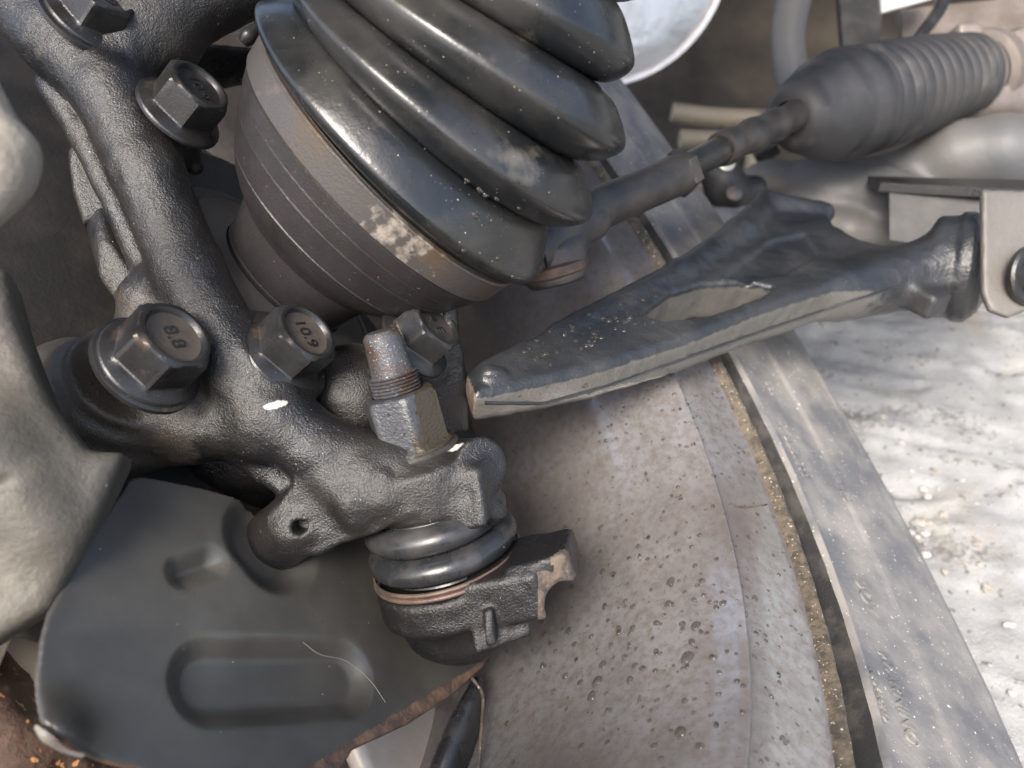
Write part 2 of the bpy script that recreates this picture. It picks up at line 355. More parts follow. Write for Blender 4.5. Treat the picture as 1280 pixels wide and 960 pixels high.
def on_plane(px, py, p0, n):
    r = np.array([(px - 640) / FPX, (480 - py) / FPX, -1.]); return r * (np.dot(n, p0) / np.dot(n, r))

# ================================================================== GROUND
def ground():
    xs = np.concatenate([np.linspace(-40, -.6, 24)[:-1], np.linspace(-.6, 1.4, 520), np.linspace(1.4, 40, 24)[1:]])
    ys = np.concatenate([np.linspace(-6, -.1, 10)[:-1], np.linspace(-.1, 1.3, 380), np.linspace(1.3, 60, 30)[1:]])
    X, Y = np.meshgrid(xs, ys, indexing='ij')
    a = R_(-24); u = X * math.cos(a) + Y * math.sin(a); v = -X * math.sin(a) + Y * math.cos(a)
    Z = mixnoise2(u * 6, v * 45, 3, 5) * .0008 + mixnoise2(u * 12, v * 130, 53, 4) * .0009 + mixnoise2(X * 60, Y * 60, 5, 4) * .0008 + mixnoise2(X * 9, Y * 9, 8, 3) * .0014
    # long groove and cracks
    g = np.sin(v * 34 + mixnoise2(u * 4, v * 4, 11, 3) * .6); Z -= np.clip(g - .8, 0, 1) * .012
    fade = np.clip((2.2 - np.hypot(X, Y)) / 1.0, 0, 1); Z = Z * fade - .004
    # broad pour joint
    c = P(1140, 640, 1); c = c / -c.dot(U); J0 = W(P(1130, 645, 372 / 1))[0]
    def g2(px, py):
        r = np.array([(px - 640) / FPX, (480 - py) / FPX, -1.]); r = r * (CAM_H * 1000 / -r.dot(U)); return W(r)[0][:2]
    pts = [g2(1120, 650), g2(1200, 628), g2(1285, 592), g2(1400, 560)]
    for p, q in zip(pts[:-1], pts[1:]):
        e = q - p; t = np.clip(((X - p[0]) * e[0] + (Y - p[1]) * e[1]) / e.dot(e), 0, 1)
        d = np.hypot(X - p[0] - t * e[0], Y - p[1] - t * e[1]) + mixnoise2(X * 80, Y * 80, 21, 2) * .0006; Z -= np.clip(1 - d / .0022, 0, 1) * .005
    for (px, py, s) in ((1262, 458, .012), (1140, 610, .014), (1120, 640, .01), (1195, 640, .008), (1150, 480, .008)):
        p = g2(px, py); Z -= np.exp(-(((X - p[0]) / s) ** 2 + ((Y - p[1]) / (s * .45)) ** 2)) * .006
    V = np.stack([X, Y, Z], -1).reshape(-1, 3); nx, ny = X.shape; I = np.arange(nx * ny).reshape(nx, ny)
    Q = np.stack([I[:-1, :-1], I[1:, :-1], I[1:, 1:], I[:-1, 1:]], -1).reshape(-1, 4)
    m = mat('rough_pale_concrete', (.22, .22, .217), (.3, .3, .293), 45, .35, .65, rough=.9, bump=.8, bs=600, bump2=.5, bs2=160, attr=(.13, .125, .115), third=(.24, .22, .18), ts=11, tlo=.56, thi=.75, speck=(.14, .135, .12), sps=170, spt=.66, spec=.2)
    o = mk('ground', V, None, m, None, cam_space=False, quads=Q, origin=(0, 0, 0)); o['kind'] = 'structure'
    st = mixnoise2(u * 5 + 3, v * 42, 3, 5) * .22 + mixnoise2(u * 14, v * 160, 33, 4) * .16 + mixnoise2(X * 6, Y * 6, 40, 3) * .12
    at = o.data.attributes.new('mask', 'FLOAT', 'POINT'); at.data.foreach_set('value', np.clip(-.02 + .62 * np.clip(.35 - st, -.2, 1.2), 0, .62).astype(np.float32).ravel())
    return g2
g2 = ground()

def pebbles():
    VV, FF = [], []; k = 0
    for i in range(230):
        if i < 30: px, py = random.gauss(1150, 30), random.gauss(630, 40)
        else: px, py = random.uniform(1000, 1330), random.uniform(380, 1000)
        if i >= 30 and random.random() < .4: continue
        p = g2(px, py); r = random.uniform(.0006, .0026) if i % 40 else random.uniform(.003, .0045)
        bm = bmesh.new(); bmesh.ops.create_icosphere(bm, subdivisions=1 if r < .0022 else 2, radius=r)
        for v in bm.verts: v.co *= random.uniform(.7, 1.15)
        V = [(v.co.x * 1.2 + p[0], v.co.y + p[1], v.co.z * .7 - .004 + .3 * r) for v in bm.verts]; bm.verts.index_update()
        FF += [[v.index + k for v in f.verts] for f in bm.faces]; VV += V; k += len(V); bm.free()
    o = mk('gravel', np.array(VV), FF, 'pebble', None, cam_space=False, smooth=False); o['kind'] = 'stuff'
    tag(o, 'loose pale grit and small stones scattered on the concrete', None)
pebbles()

# ================================================================== WHEEL
WC = np.array([-48., 63., -188.]); WV = N(np.array([.69, -.55, -.47]))
whl = thing('tyre_on_rim', 'road wheel seen from inside, brake dusted rim barrel and dusty tyre wet with drops', 'wheel', WC + 345 * WV - 40 * NH)
A0, A1 = -105, 112
barrel = [(-5, 219), (-8, 209), (-11, 199), (-13.2, 195), (-14.4, 192.6), (-12, 190.9), (-11.6, 189.4), (-14.4, 187.3), (-17, 186.6), (-19, 185.4), (-24, 183.5), (-45, 180), (-75, 179), (-110, 179.5), (-150, 180)]
def wl(name, prof, m, parent, step=4, nseg=300, sharp=40, wob=None):
    return lathe(name, WC, NH, densify(prof, step), m, parent, nseg=nseg, a0=A0, a1=A1, ref=WV, sharp=sharp, wob=wob)
rimb = wl('rim_barrel', barrel, 'rim', whl)
lipo = wl('rim_lip', [(-6, 218.8), (-3, 219.3), (-1, 220), (-.4, 220.8), (-.5, 221.4), (-1.6, 222.4), (-4, 223), (-9, 222.6), (-24, 222)], 'lip', whl, 1.2, sharp=80,
          wob=lambda th, t: .0012 * np.sin(th * 61 + t) + .001 * np.sin(th * 137))
wl('bead_groove', [(-24, 221), (-26, 230), (-24, 236), (-18, 238.5), (-9, 239.2), (-1.0, 239.8)], 'tyre_dark', whl, 2)
tyre_prof = [(-1.1, 239.7), (.8, 240), (1.4, 240.8), (1.0, 241.8), (-.4, 243.2), (-1.6, 245), (-1, 250), (2, 262), (6, 275), (6.6, 277), (7.4, 277.5), (10, 288), (13, 302), (15, 315), (15.8, 316.5), (15.6, 322), (13, 333), (7, 343), (-2, 349), (-12, 352), (-30, 354), (-90, 356), (-150, 354), (-180, 345)]
tyre = wl('tyre', tyre_prof, 'tyre', whl, 2.5, nseg=420, sharp=50, wob=lambda th, t: .0012 * np.sin(th * 23) * np.sin(t * .3) + .0006 * np.sin(th * 71 + 1))
# wheel face: silver spokes at the outer end
wl('rim_face', [(-150, 180), (-160, 172), (-168, 140), (-170, 110), (-172, 0)], 'spoke', whl, 12)
for k, ang in enumerate((-85, -30, 25, 80)):
    a, b, _ = frame(NH, WV); d = math.cos(R_(ang)) * a + math.sin(R_(ang)) * b; e = np.cross(NH, d)
    F = Field((-30, 20, -14), (30, 170, 14), 2.0, WC - 160 * NH, np.array([e, d, NH]))
    F.box(WC - 160 * NH + d * 100, (e, d, NH), 22, 64, 7, 5, 2); F.mesh('spoke', 'spoke', whl)
F = Field((-34, -30, -8), (34, 30, 8), 1.6, P(505, 945, 300), np.array(frame(NH)))
F.box(P(505, 945, 300), frame(NH), 26, 24, 4.5, 4, 2); F.mesh('spoke', 'spoke', whl)
# surface lookup
def surf_samples(prof, a0=A0, a1=A1, n=1400):
    pr = densify(prof, 1.5); a, b, ax = frame(NH, WV); th = np.radians(np.linspace(a0, a1, n)); out = []; nr = []; meta = []
    for i, (t, r) in enumerate(pr):
        j = min(i + 1, len(pr) - 1); dt, dr = pr[j][0] - pr[max(j - 1, 0)][0], pr[j][1] - pr[max(j - 1, 0)][1]
        L = math.hypot(dt, dr) or 1
        e = np.outer(np.cos(th), a) + np.outer(np.sin(th), b)
        out.append(WC + t * ax + r * e); nr.append(-(dr / L) * ax * -1 * 0 + (dr / L) * ax - (dt / L) * e * -1 * 0 + (0 * e)); nr[-1] = (ax * (dr / L) - e * (dt / L)) ; meta.append(np.stack([np.full(n, t), np.full(n, r), th], 1))
    return np.concatenate(out), np.concatenate(nr), np.concatenate(meta)
BS, BN, BM = surf_samples(barrel)
TS_, TN, TM = surf_samples(tyre_prof[:-5])
def pick(S, NN, px, py):
    q = np.stack([640 + FPX * S[:, 0] / -S[:, 2], 480 - FPX * S[:, 1] / -S[:, 2]], 1); ok = S[:, 2] < -100
    d = np.where(ok, np.hypot(q[:, 0] - px, q[:, 1] - py), 1e9); i = d.argmin(); n = NN[i]
    if n.dot(-S[i]) < 0: n = -n
    return S[i], n, d[i], i

def drop_geo(p, n, r, hgt=.55, seg=10, rings=5, jit=.12):
    a, b, n = frame(n); V = [p + n * r * hgt]; F = []; th = np.linspace(0, 2 * np.pi, seg, endpoint=False); w1 = 1 + jit * np.sin(th * 2 + random.random() * 6) + jit * .6 * np.sin(th * 3 + random.random() * 6)
    for i in range(1, rings + 1):
        ph = i / rings * math.pi / 2 * 1.12; rr = r * math.sin(ph) * w1; z = r * hgt * math.cos(ph)
        V += list(p + np.outer(rr * np.cos(th), a) + np.outer(rr * np.sin(th), b) + n * z)
    F = [(0, 1 + j, 1 + (j + 1) % seg) for j in range(seg)]
    for i in range(rings - 1):
        for j in range(seg):
            k = (j + 1) % seg; F.append((1 + i * seg + j, 1 + (i + 1) * seg + j, 1 + (i + 1) * seg + k, 1 + i * seg + k))
    F.append(tuple(1 + (rings - 1) * seg + j for j in range(seg))[::-1])
    return V, F
def drops_stuff(items, name, label):
    VV, FF = [], []; k = 0
    for p, n, r in items:
        V, F = drop_geo(p, n, r, seg=8, rings=3); VV += V; FF += [tuple(i + k for i in f) for f in F]; k += len(V)
    o = mk(name, np.array(VV), FF, 'water', None); tag(o, label, None, None, 'stuff'); return o

items = []
def scatter(n, cx, cy, sx, sy, r0, r1, S=BS, NN=BN):
    for _ in range(n):
        px, py = random.gauss(cx, sx), random.gauss(cy, sy)
        p, nn, d, i = pick(S, NN, px, py)
        if d < 4: items.append((p, nn, random.uniform(r0, r1)))
scatter(110, 770, 800, 95, 85, .5, 1.4); scatter(60, 800, 560, 60, 60, .35, .8); scatter(170, 880, 640, 60, 150, .4, 1.0); scatter(60, 960, 800, 40, 110, .4, .9)
scatter(40, 700, 620, 40, 60, .3, .6); scatter(30, 880, 500, 25, 30, .4, .9); scatter(20, 860, 900, 60, 40, .4, 1.)
drops_stuff(items, 'water_drops', 'small water drops sprinkled over the dusty rim barrel')
big = [(749, 852, 2.1), (741, 871, 1.9), (858, 823, 2.4), (772, 786, 1.5), (710, 788, 1.6), (754, 831, 1.6), (786, 850, 1.6), (852, 916, 2.0), (728, 935, 1.3), (839, 727, 1.7), (871, 783, 1.8), (765, 806, 1.3), (708, 846, 1.4), (726, 853, 1.3), (803, 836, 1.3), (780, 822, 1.3), (838, 755, 1.5), (823, 876, 1.0), (895, 822, 1.3), (818, 932, 1.1)]
first = None
for px, py, r in big:
    p, nn, d, i = pick(BS, BN, px, py); V, F = drop_geo(p, nn, r * .95, seg=20, rings=7)
    o = mk('water_drop', np.array(V), F, 'water', None)
    tag(o, 'large round water drop on the lower rim barrel right of the ball joint', 'water drop', 'large drops on the rim barrel')

# chalky scratch on the rim
sp = [pick(BS, BN, x, y) for x, y in ((912, 631), (925, 634), (938, 634), (958, 631))]
tube('scratch', [(*(p + n * .1), .35) for p, n, _, _ in sp], 'lip', whl, 14, 6)

# raised tyre lettering
def ring_text(txt, px, py, size, name='lettering', parent=None):
    cu = bpy.data.curves.new('t', 'FONT'); cu.body = txt; cu.size = size; cu.extrude = .6; cu.offset = .12; cu.align_x = 'CENTER'
    to = bpy.data.objects.new('t', cu); COL.objects.link(to); bpy.context.view_layer.update()
    me = to.evaluated_get(bpy.context.evaluated_depsgraph_get()).to_mesh(); co_ = np.array([v.co[:] for v in me.vertices]); F = [tuple(p.vertices) for p in me.polygons]
    to.to_mesh_clear(); bpy.data.objects.remove(to); bpy.data.curves.remove(cu)
    p, n, d, i = pick(TS_, TN, px, py); t0, r0, th0 = TM[i]; a, b, ax = frame(NH, WV)
    # tyre profile as function of r
    pr = np.array([q for q in tyre_prof[2:14]]); rr = r0 + co_[:, 1] - size * .35; tt = np.interp(rr, pr[:, 1], pr[:, 0])
    th = th0 - co_[:, 0] / r0
    e = np.outer(np.cos(th), a) + np.outer(np.sin(th), b)
    V = WC + (tt + co_[:, 2] + .15)[:, None] * ax + rr[:, None] * e
    return mk(name, V, F, 'tyre', parent, smooth=False)
for txt, px, py, s in (('WARNING', 1124, 872, 7.5), ('DOT', 1080, 745, 8), ('888', 963, 487, 6), ('TUBELESS', 992, 565, 6.5), ('OF', 1045, 520, 6), ('PLIES', 1052, 612, 6), ('MAX LOAD', 1098, 868, 4)):
    ring_text(txt, px, py, s, parent=whl)

# ================================================================== CAR BODY behind, with unseen light blockers added above
body = thing('car_underside', 'dark underside of the car with silver heat shield and beige beams, top right', 'car body', P(1000, 200, 700))
def wpanel(name, x0, x1, y0, y1, z0, z1, m, bev=.01):
    V, F = boxgeo(((x0 + x1) / 2, (y0 + y1) / 2, (z0 + z1) / 2), np.array([1., 0, 0]), np.array([0, 1., 0]), np.array([0, 0, 1.]), (x1 - x0) / 2, (y1 - y0) / 2, (z1 - z0) / 2, bev)
    return mk(name, V, F, m, body, cam_space=False, smooth=False)
wpanel('unseen_sun_blocker', -.25, .14, .12, .59, CAM_H + .16, CAM_H + .19, 'dark')  # added out of view to keep sun and sky off the parts
wpanel('unseen_shade_slab', .02, 1.9, .60, 2.2, CAM_H + .09, CAM_H + .13, 'dark')  # slab added above the view to keep the background shaded
def panel(name, pts, m, th=3, parent=None, sag=0, n=20):
    """bilinear sheet with thickness from 4 corner px/depth points"""
    c = [P(*q) for q in pts]; V = []; u = np.linspace(0, 1, n)
    nn = N(np.cross(c[1] - c[0], c[3] - c[0]));
    if nn.dot(-c[0]) < 0: nn = -nn
    for s in (0, -th):
        for i in u:
            for j in u:
                V.append((c[0] * (1 - i) + c[1] * i) * (1 - j) + (c[3] * (1 - i) + c[2] * i) * j + nn * (s - sag * math.sin(i * math.pi) * math.sin(j * math.pi)))
    I = np.arange(n * n).reshape(n, n); F = []
    for i in range(n - 1):
        for j in range(n - 1):
            F.append((I[i, j], I[i, j + 1], I[i + 1, j + 1], I[i + 1, j])); o = n * n; F.append((I[i, j] + o, I[i + 1, j] + o, I[i + 1, j + 1] + o, I[i, j + 1] + o))
    for k in range(n - 1):
        for a, b in ((I[k, 0], I[k + 1, 0]), (I[k + 1, -1], I[k, -1]), (I[0, k + 1], I[0, k]), (I[-1, k], I[-1, k + 1])): F.append((a, b, b + n * n, a + n * n))
    return mk(name, np.array(V), F, m, parent, sharp=40)
panel('floor_panel', [(690, -260, 900), (1600, -260, 900), (1600, 175, 800), (690, 215, 800)], 'dark', 4, body, sag=30)
V, F = lathe_geo(P(745, -75, 640), N([.1, -.2, 1]), [(14, 0), (12, 40), (8, 80), (2, 98), (0, 104), (3, 108), (3, 112), (-3, 112), (-3, 104), (-8, 60), (-8, 0)], 90)
mk('heat_shield', V, F, 'foil', body, sharp=50)
tube('brake_pipe', [(*P(1010, -60, 640), 14), (*P(992, 0, 640), 14), (*P(985, 60, 630), 13), (*P(1003, 130, 620), 14), (*P(1040, 190, 620), 14)], 'frame', body)
tube('beam', [(*P(840, 140, 700), 8), (*P(900, 148, 700), 9), (*P(1000, 150, 690), 8)], 'beige', body)
tube('beam', [(*P(850, 174, 690), 8), (*P(930, 176, 690), 8), (*P(1010, 172, 690), 7)], 'beige', body)
tube('beam', [(*P(905, 178, 680), 6), (*P(885, 200, 680), 7), (*P(868, 235, 675), 7)], 'beige', body)
tube('beam', [(*P(930, 160, 680), 9), (*P(942, 190, 680), 7), (*P(936, 225, 675), 6)], 'beige', body)
panel('splash_panel', [(1045, -60, 700), (1105, -60, 700), (1100, 70, 690), (1055, 70, 690)], 'black', 8, body)
panel('mounting_plate', [(1098, -40, 600), (1170, -40, 600), (1166, -2, 600), (1102, 16, 600)], 'foil', 3, body)
panel('mounting_plate', [(1125, 12, 640), (1330, -10, 640), (1330, 60, 630), (1130, 55, 630)], 'rack', 8, body)

# ================================================================== SUBFRAME
sub = thing('subframe', 'grey painted subframe crossmember with a dusty bracket and bolt, right edge', 'subframe', P(1180, 300, 470))
F = Field((100, 40, -620), (420, 210, -420), 2.2)
F.chain([(905, 236, 545, 9), (960, 232, 535, 15), (1030, 238, 520, 21), (1100, 252, 505, 20), (1150, 262, 500, 16)], 8)
F.chain([(1030, 222, 540, 14), (1110, 225, 520, 14), (1190, 195, 505, 20), (1250, 190, 495, 21), (1340, 192, 485, 22)], 10)
F.chain([(985, 266, 510, 9), (1060, 288, 500, 10), (1120, 296, 495, 9)], 8)
F.mesh('crossmember', 'frame', sub, noise=(.5, 14))
panel('flange', [(1085, 220, 480), (1330, 226, 440), (1330, 240, 420), (1100, 228, 455)], 'cast', 5, sub)
panel('inner_wall', [(1112, 232, 456), (1340, 235, 430), (1340, 330, 430), (1112, 300, 456)], 'black', 3, sub)
br = N([-.1, .1, 1])
pl = [(1228, 236), (1340, 240), (1340, 370), (1290, 385), (1262, 397), (1238, 388), (1229, 365)]
F = Field((190, 15, -400), (290, 105, -320), 1.0)
F.prism([on_plane(x, y, P(1240, 300, 350), br) for x, y in pl], br, -4, 0, 1.0, 1); brk = F.mesh('bracket', 'bracket', sub)
lathe('washer', P(1285, 345, 347), N([.35, -.1, .93]), [(0, 0), (0, 13), (2.5, 13.5), (3.5, 12.5), (3.5, 9.5), (5, 9), (5, 0)], 'bolt', sub, 48)

# ================================================================== STEERING RACK + TIE ROD
rk0, rk1 = P(985, 148, 432), P(1215, 92, 520); rka = N(rk1 - rk0); L = np.linalg.norm(rk1 - rk0)
rack = thing('steering_rack', 'steering rack housing with grey ribbed rubber gaiter, upper right', 'steering rack', P(1250, 130, 520))
prof = [(0, 9), (0, 13), (3, 17), (8, 20)]
nr = 11
for i in range(0, 13):
    s = i / 12; prof.append((8 + s * (L * .26), 20 + 11 * math.sin(s * math.pi / 2) + (1.2 * math.sin(s * 18) if s > .4 else 0)))
t0 = prof[-1][0]
for i in range(1, nr * 10 + 1):
    s = i / (nr * 10); R0 = 31 - 5 * s ** 2; prof.append((t0 + s * (L - t0 - 10), R0 + 2.6 * abs(math.cos(s * nr * math.pi)) ** .7 - 2.6))
prof += [(L - 8, 22), (L + 10, 21)]
gt = lathe('gaiter', rk0, rka, prof, 'gaiter', rack, 72, sharp=60)
lathe('gaiter_clip', rk0 + rka * (L - 6), rka, [(-3, 22), (-3, 24), (3, 24), (3, 22)], 'rack', rack, 48)
lathe('rack_housing', rk0 + rka * L, rka, [(-4, 20), (6, 21), (8, 26), (18, 26), (20, 22), (120, 22), (120, 0)], 'rack', rack, 48)
F = Field((270, 140, -620), (420, 260, -460), 2.2)
F.box(P(1262, 78, 530), (rka, np.cross(rka, [0, 0, 1]), np.array([0, 0, 1.])), 30, 16, 20, 4, 2); F.box(P(1205, 52, 520), np.eye(3), 8, 9, 8, 2, 2); F.box(P(1236, 58, 520), np.eye(3), 4, 6, 6, 2, 2)
F.cap(P(1215, 130, 520), 12, P(1300, 132, 525), 13, 6); F.mesh('rack_boss', 'rack', rack, noise=(.8, 9))
tube('cable', [(*P(1188, -30, 560), 4.5), (*P(1175, 10, 555), 4.5), (*P(1150, 45, 545), 4), (*P(1135, 70, 540), 4)], 'black', rack)
lathe('hose_clip', P(955, 185, 560), N([.8, .4, .3]), [(-8, 0), (-8, 9), (8, 9), (8, 0)], 'black', rack, 24)

tr = thing('tie_rod', 'long dark steering tie rod running up behind the rubber boot', 'tie rod', P(700, 320, 295))
q = [P(660, 318, 288), P(735, 268, 304), P(848, 218, 340), P(862, 208, 345), P(905, 185, 370), P(1000, 142, 432)]
tube('rod_sleeve', [(*q[0], 9.5), (*q[1], 8.6), (*(q[1] * .5 + q[2] * .5), 8.4), (*q[2], 9.0)], 'rod', tr)
jd = N(q[3] - q[2])
lathe('lock_nut', q[2], jd, [(-2, 0), (-2, 9.6), (-1, 10.2), (4, 10.2), (5, 9.4), (5, 0)], 'rod', tr, 6, sharp=20)
tube('rod_shaft', [(*q[2], 6.3), (*q[3], 6.2), (*q[4], 6.4)], 'bolt', tr)
pr = []
dd = q[5] - q[4]; L = np.linalg.norm(dd)
for i in range(70): pr.append((i * L / 69, 7.6 + .35 * (i % 2) + .5 * math.sin(i * .3)))
lathe('rod_thread', q[4] - N(dd) * 4, N(dd), [(0, 0), (0, 7.6)] + pr, 'rod', tr, 36)
F = Field((-20, 20, -340), (60, 80, -260), 1.0)
F.cap(P(655, 325, 290), 9, P(735, 275, 304), 9, 3); F.ell(P(690, 318, 296), 13, 10, 10, None, 4); F.cyl(P(690, 322, 296), UB, 11, -10, 4, 2, 4)
F.mesh('rod_end', 'rod', tr, noise=(.4, 4))
lathe('dust_seal', P(690, 338, 296), UB, [(-4, 0), (-4, 7), (-1.5, 12.5), (0, 13.2), (1.5, 12.6), (2.5, 11)], 'copper', tr, 40)

# sway link with brass bolt
sl_ = thing('link_arm', 'small dark link arm with a brass bolt head behind the tie rod', 'link', P(915, 260, 470))
F = Field((100, 80, -520), (170, 150, -430), 1.4)
F.chain([(890, 212, 470, 9), (905, 225, 470, 11), (920, 242, 470, 8)], 4); F.chain([(900, 240, 472, 9), (942, 236, 474, 8)], 4); F.mesh('arm', 'gaiter', sl_)
lathe('bolt_head', P(917, 243, 458), N([0, .3, 1]), [(0, 0), (0, 4.6), (1.5, 4.6), (2.5, 3.4), (2.8, 0)], 'rack', sl_, 24)
lathe('end_cap', P(907, 206, 462), N([0, .2, 1]), [(0, 0), (0, 5), (3, 5), (4, 0)], 'foil', sl_, 24)

# ================================================================== CONTROL ARM
arm = thing('control_arm', 'forged black lower control arm snapped off at its left end, wet on top', 'control arm', P(620, 520, 268))
T0 = P(600, 490, 266); T1 = P(1150, 340, 372); d1 = N(T1 - T0); mA = N(U - U.dot(d1) * d1)
tp = [(583, 462), (600, 447), (650, 424), (700, 402), (800, 352), (880, 312), (915, 278), (935, 256), (960, 247), (1010, 252), (1030, 258), (1045, 280), (1075, 298), (1110, 306), (1150, 300), (1160, 335), (1060, 352), (950, 388), (860, 424), (740, 462), (640, 484), (592, 492)]
F = Field((-30, -45, -470), (240, 110, -250), 1.15)
top = [on_plane(x, y, T0, mA) for x, y in tp]
n_l = mA; a_, b_, _ = frame(n_l); o_ = top[0]; du = np.array([d1 @ a_, d1 @ b_])
def thick(u, v):
    s = u * du[0] + v * du[1]; h = 13.5 + 5.5 * np.clip(s / 150, 0, 1); return -h, np.full_like(h, 0.) + .4
F.prism(top, mA, -20, 1, 4.2, 2, hfun=thick)
# raised rounded rim along the rear leg
def onA(x, y, up): return on_plane(x, y, T0, mA) + mA * up
F.cap(onA(700, 412, -3), 5, onA(850, 338, -2), 6, 5); F.cap(onA(850, 338, -2), 6, onA(925, 290, 0), 7, 5); F.cap(onA(925, 290, 0), 7, onA(958, 256, 0), 7, 5)
F.cap(onA(960, 256, 0), 7, onA(1030, 262, -2), 6, 5)
# pocket and through hole
F.prism([onA(x, y, 3) for x, y in ((905, 345), (965, 300), (1005, 292), (1025, 318), (985, 340), (935, 352))], mA, -5, 4, 1.5, 2, op='-')
F.prism([onA(x, y, 3) for x, y in ((800, 394), (838, 366), (880, 354), (930, 352), (968, 358), (950, 372), (885, 394), (830, 402))], mA, -40, 6, 1.5, 2, op='-')
F.ell(onA(614, 470, 1), 5, 3, 5, None, 3)
# mould seam on the side
# bushing end
BC = P(1212, 335, 382); BA = N([.88, -.12, .46])
F.cyl(BC, BA, 24, -16, 4, 3, 12); F.cap(onA(1060, 345, -9), 10.5, BC - BA * 10, 16, 12)
F.cyl(BC, BA, 26.2, -6, 1, 1.5, 1.5)
# pad near the bushing
F.box(onA(1160, 352, -8), (d1, mA, np.cross(d1, mA)), 7, 6, 10, 2, 4)
# broken end
brk_n = N([-1, -.15, .25])
def cutp(f, p, n):
    X, Y, Z = np.meshgrid(*[(f.lo[i] + f.h * np.arange(f.n[i])).astype(np.float32) for i in range(3)], indexing='ij')
    d = (X - p[0]) * n[0] + (Y - p[1]) * n[1] + (Z - p[2]) * n[2]; d += lattice_noise(f.n, 2.6 / f.h).astype(np.float32) * 1.6 + lattice_noise(f.n, 6 / f.h) * 1.2
    f.f = np.maximum(f.f, d)
cutp(F, P(588, 490, 266), brk_n)
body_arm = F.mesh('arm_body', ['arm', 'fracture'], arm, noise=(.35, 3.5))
def paint_attr(o, name, fn):
    me = o.data; n = len(me.vertices); c = np.zeros(n * 3); nn = np.zeros(n * 3); me.vertices.foreach_get('co', c); me.vertex_normals.foreach_get('vector', nn)
    c = c.reshape(-1, 3) + np.array(o['org']); c = (c - [0, 0, CAM_H]) @ RC * 1000; nn = nn.reshape(-1, 3) @ RC
    q = np.stack([640 + FPX * c[:, 0] / -c[:, 2], 480 - FPX * c[:, 1] / -c[:, 2]], 1)
    at = me.attributes.new(name, 'FLOAT', 'POINT'); at.data.foreach_set('value', np.asarray(fn(c, nn, q), np.float32))
def paint(o, fn):
    me = o.data; n = len(me.polygons); c = np.zeros(n * 3); nn = np.zeros(n * 3); me.polygons.foreach_get('center', c); me.polygons.foreach_get('normal', nn)
    c = c.reshape(-1, 3) + np.array(o['org']); c = (c - [0, 0, CAM_H]) @ RC * 1000; nn = nn.reshape(-1, 3) @ RC
    q = np.stack([640 + FPX * c[:, 0] / -c[:, 2], 480 - FPX * c[:, 1] / -c[:, 2]], 1)
    me.polygons.foreach_set('material_index', fn(c, nn, q).astype(np.int32))
paint(body_arm, lambda c, n, q: np.where(((c - P(588, 490, 266)) @ brk_n > -2.0), 1, 0))
paint_attr(body_arm, 'mask', lambda c, n, q: np.clip((-(c - T0) @ mA - .5) / 3, 0, 1) * np.clip((.75 - n @ mA) / .4, 0, 1) * .75 * np.clip(1 - ((c - T0) @ d1 - 190) / 40, 0, 1))  # sides coloured lighter than the top, standing in for ground bounce
V, F_ = tube_geo(spline([(*(onA(x, y, 0)), .35) for x, y in ((600, 505), (680, 506), (760, 486), (860, 450), (950, 417), (1060, 378), (1120, 358))], 60), 6)
# bushing rubber and sleeve
lathe('bushing_rubber', BC, BA, [(0, 0), (0, 21), (3, 22.5), (5, 21.5), (7, 17), (9, 14), (9, 0)], 'boot_small', arm, 64)
lathe('bushing_sleeve', BC, BA, [(0, 0), (0, 9), (16, 9), (16, 0)], 'bolt', arm, 32)
from mathutils.bvhtree import BVHTree
def hitter(o):
    me = o.data; vv = [Vector(v.co) + Vector(o['org']) for v in me.vertices]; t = BVHTree.FromPolygons(vv, [tuple(p.vertices) for p in me.polygons])
    def hit(px, py):
        d = Vector(RC @ N([(px - 640) / FPX, (480 - py) / FPX, -1.])); h = t.ray_cast(Vector((0, 0, CAM_H)), d)
        if h[0] is None: return None
        p = (np.array(h[0]) - [0, 0, CAM_H]) @ RC * 1000; n = np.array(h[1]) @ RC
        return p, (n if n.dot(-p) > 0 else -n)
    return hit
ha = hitter(body_arm)
items = []
for _ in range(60):
    x = random.uniform(640, 830); y = 452 - (x - 650) * .33 + random.gauss(-8, 12); h = ha(x, y)
    if h and h[1] @ mA > .8: items.append((h[0], h[1], random.uniform(.5, 1.6)))
for x, y, r in ((737, 490, 1.3), (731, 482, 1.2), (1058, 352, .9), (684, 482, .9), (835, 462, .8), (770, 500, .6), (650, 495, .5), (620, 470, .8)):
    h = ha(x, y)
    if h: items.append((h[0], h[1], r))
sp = [ha(x, y) for x, y in [(x, np.interp(x, [604, 680, 760, 860, 950, 1060, 1130], [503, 504, 482, 446, 414, 377, 356])) for x in np.linspace(606, 1125, 44)]]
sp = [h for h in sp if h]
tube('casting_seam', [(*(h[0] + h[1] * .1), .5 + .2 * random.random()) for h in sp], 'arm', arm, 120, 6)
drops_stuff(items, 'arm_water_drops', 'flat water drops lying on the black control arm')
